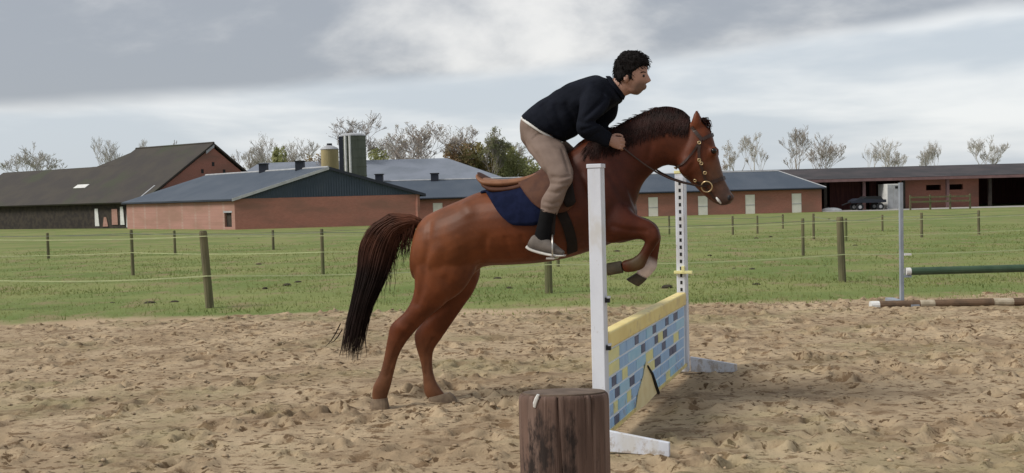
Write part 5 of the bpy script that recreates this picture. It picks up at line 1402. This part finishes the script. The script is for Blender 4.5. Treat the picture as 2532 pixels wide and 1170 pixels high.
# stirrups with leathers
for s in (1, -1):
    stp = empty('stirrup', hp(1367, 634, .37 * s), 'steel stirrup under the %s shoe of the rider' % ('near' if s > 0 else 'far'), 'stirrup', 'stirrups of the saddle')
    pts = [hp(1366, 637, .30), hp(1366, 610, .302), hp(1366, 590, .325), hp(1366, 580, .362), hp(1366, 590, .40), hp(1366, 610, .424), hp(1366, 637, .426)]
    MB().tube([mirror(p) if s < 0 else p for p in pts], .006, 8).build('iron', m_steel, stp, smooth=True)
    c = hp(1366, 638, .363); c = mirror(c) if s < 0 else c
    MB().box(c, HD * .028, LAT * .066, Z * .006).build('tread', m_steel, stp, bevel=.002)
    lp = [hp(1372, 470, .33), hp(1371, 520, .37), hp(1367, 582, .363)]; lp = [mirror(p) if s < 0 else p for p in lp]
    MB().loft([[p + HD * .012 + LAT * .002, p + HD * .012 - LAT * .002, p - HD * .012 - LAT * .002, p - HD * .012 + LAT * .002] for p in lp]).build('leather', m_blackl, stp)
# reins from the hands to the bit rings
br_, _ = hit(1748, 461, .014)
rn = empty('reins', hp(1540, 366, .12), 'thin dark leather reins running from the hand to the bit', 'reins')
for s in (1, -1):
    a0 = hp(1522, 352, .112); a1 = hp(1541, 366, .125); pts = [a0, a1]
    for k in (.12, .25, .4, .55, .7, .85, 1.0):
        q = a1.lerp(br_, k) - Z * (.06 * math.sin(math.pi * k)); t_ = (q - HO).dot(LAT); q += LAT * (max(t_, .125 if k < .5 else .112 if k < .85 else t_) - t_); pts.append(q)
    MB().tube([mirror(p) if s < 0 else p for p in pts], .0065, 6).build('rein', m_brownstrap, rn, smooth=True)


# ------------------------------------------------------------------ finish the sand sheet, clods, grass
Xs, Ys = np.meshgrid(sx, sy)
idx = np.arange(nx * ny).reshape(ny, nx)
quads = np.stack([idx[:-1, :-1], idx[:-1, 1:], idx[1:, 1:], idx[1:, :-1]], -1).reshape(-1, 4)
o = link('sand_arena', big_mesh('sand_arena', np.stack([Xs, Ys, H], -1).reshape(-1, 3), quads), m_sand, smooth=True)
tag(o, kind='structure')
# loose clods of sand
rng = np.random.default_rng(5)
bm = bmesh.new(); bmesh.ops.create_icosphere(bm, subdivisions=1, radius=1.0)
iv = np.array([v.co[:] for v in bm.verts]); it = np.array([[v.index for v in f.verts] for f in bm.faces]); bm.free()
nC = 2600
cy_ = rng.uniform(3.6, 13.1, nC); cx_ = rng.uniform(-1, 1, nC) * np.minimum(8.8, cy_ * .62 + .8)
cs = rng.gamma(1.6, .0045, nC) + .004
cs = np.minimum(cs, .016)
vv = iv[None] * (1 + rng.uniform(-.55, .45, (nC, len(iv), 1))) * cs[:, None, None] * np.array([1.5, 1.1, .6])
ang = rng.uniform(0, 6.28, nC); ca, sa = np.cos(ang)[:, None], np.sin(ang)[:, None]
vx = vv[..., 0] * ca - vv[..., 1] * sa + cx_[:, None]; vy = vv[..., 0] * sa + vv[..., 1] * ca + cy_[:, None]
cz = H[np.clip(((cy_ - Y0) / ST).astype(int), 0, ny - 1), np.clip(((cx_ - X0) / ST).astype(int), 0, nx - 1)]
vz = vv[..., 2] + (cz + cs * .25)[:, None]
tris = (it[None] + (np.arange(nC) * len(iv))[:, None, None]).reshape(-1, 3)
m_cl = mat('sand_clods', (0.42, 0.32, 0.21), (0.25, 0.18, 0.115), scale=5, rough=1.0)
o = link('sand_clods', big_mesh('sand_clods', np.stack([vx, vy, vz], -1).reshape(-1, 3), tris=tris), m_cl)
tag(o, 'loose crumbs and clods of sand scattered over the arena', 'sand', kind='stuff')
# grass blades
nB = 90000
gy = 12.2 + (rng.random(nB) ** 1.7) * 32; gx = rng.uniform(-1, 1, nB) * (gy * .6 + 1)
dens = fbm_grid(256, 256, (20, 20), 4, rng)
keep = dens[np.clip(((gy - 12) / 34 * 255).astype(int), 0, 255), np.clip(((gx + 30) / 60 * 255).astype(int), 0, 255)] + rng.uniform(-.45, .45, nB) + np.clip((gy - 13.1) * .75, -.62, .3) > -.05
gx, gy = gx[keep], gy[keep]; nB = len(gx)
gzv = np.maximum(np.where(gy > 12.5, np.vectorize(gz)(gy), -.05), H[np.clip(((gy - Y0) / ST).astype(int), 0, ny - 1), np.clip(((gx - X0) / ST).astype(int), 0, nx - 1)] * (gy < 13.8) - 9 * (gy >= 13.8)) - .012
hgt = rng.uniform(.02, .06, nB) * (1 + (rng.random(nB) < .04) * 1.2); wd = rng.uniform(.004, .008, nB) * (1 + gy / 20)
az = rng.uniform(0, 6.28, nB); lean = rng.normal(0, .025, (nB, 2))
A_ = np.stack([gx - np.cos(az) * wd, gy - np.sin(az) * wd, gzv], -1); B_ = np.stack([gx + np.cos(az) * wd, gy + np.sin(az) * wd, gzv], -1)
C_ = np.stack([gx + lean[:, 0], gy + lean[:, 1], gzv + hgt], -1)
m_grass = mat('grass_blades', (0.185, 0.235, 0.072), (0.30, 0.31, 0.12), scale=.6, rough=.8, lo=.3, hi=.7); translucent(m_grass, .4)
o = link('grass', big_mesh('grass', np.stack([A_, B_, C_], 1).reshape(-1, 3), tris=np.arange(nB * 3).reshape(-1, 3)), m_grass)
tag(o, 'short green pasture grass beyond the sand', 'grass', kind='stuff')
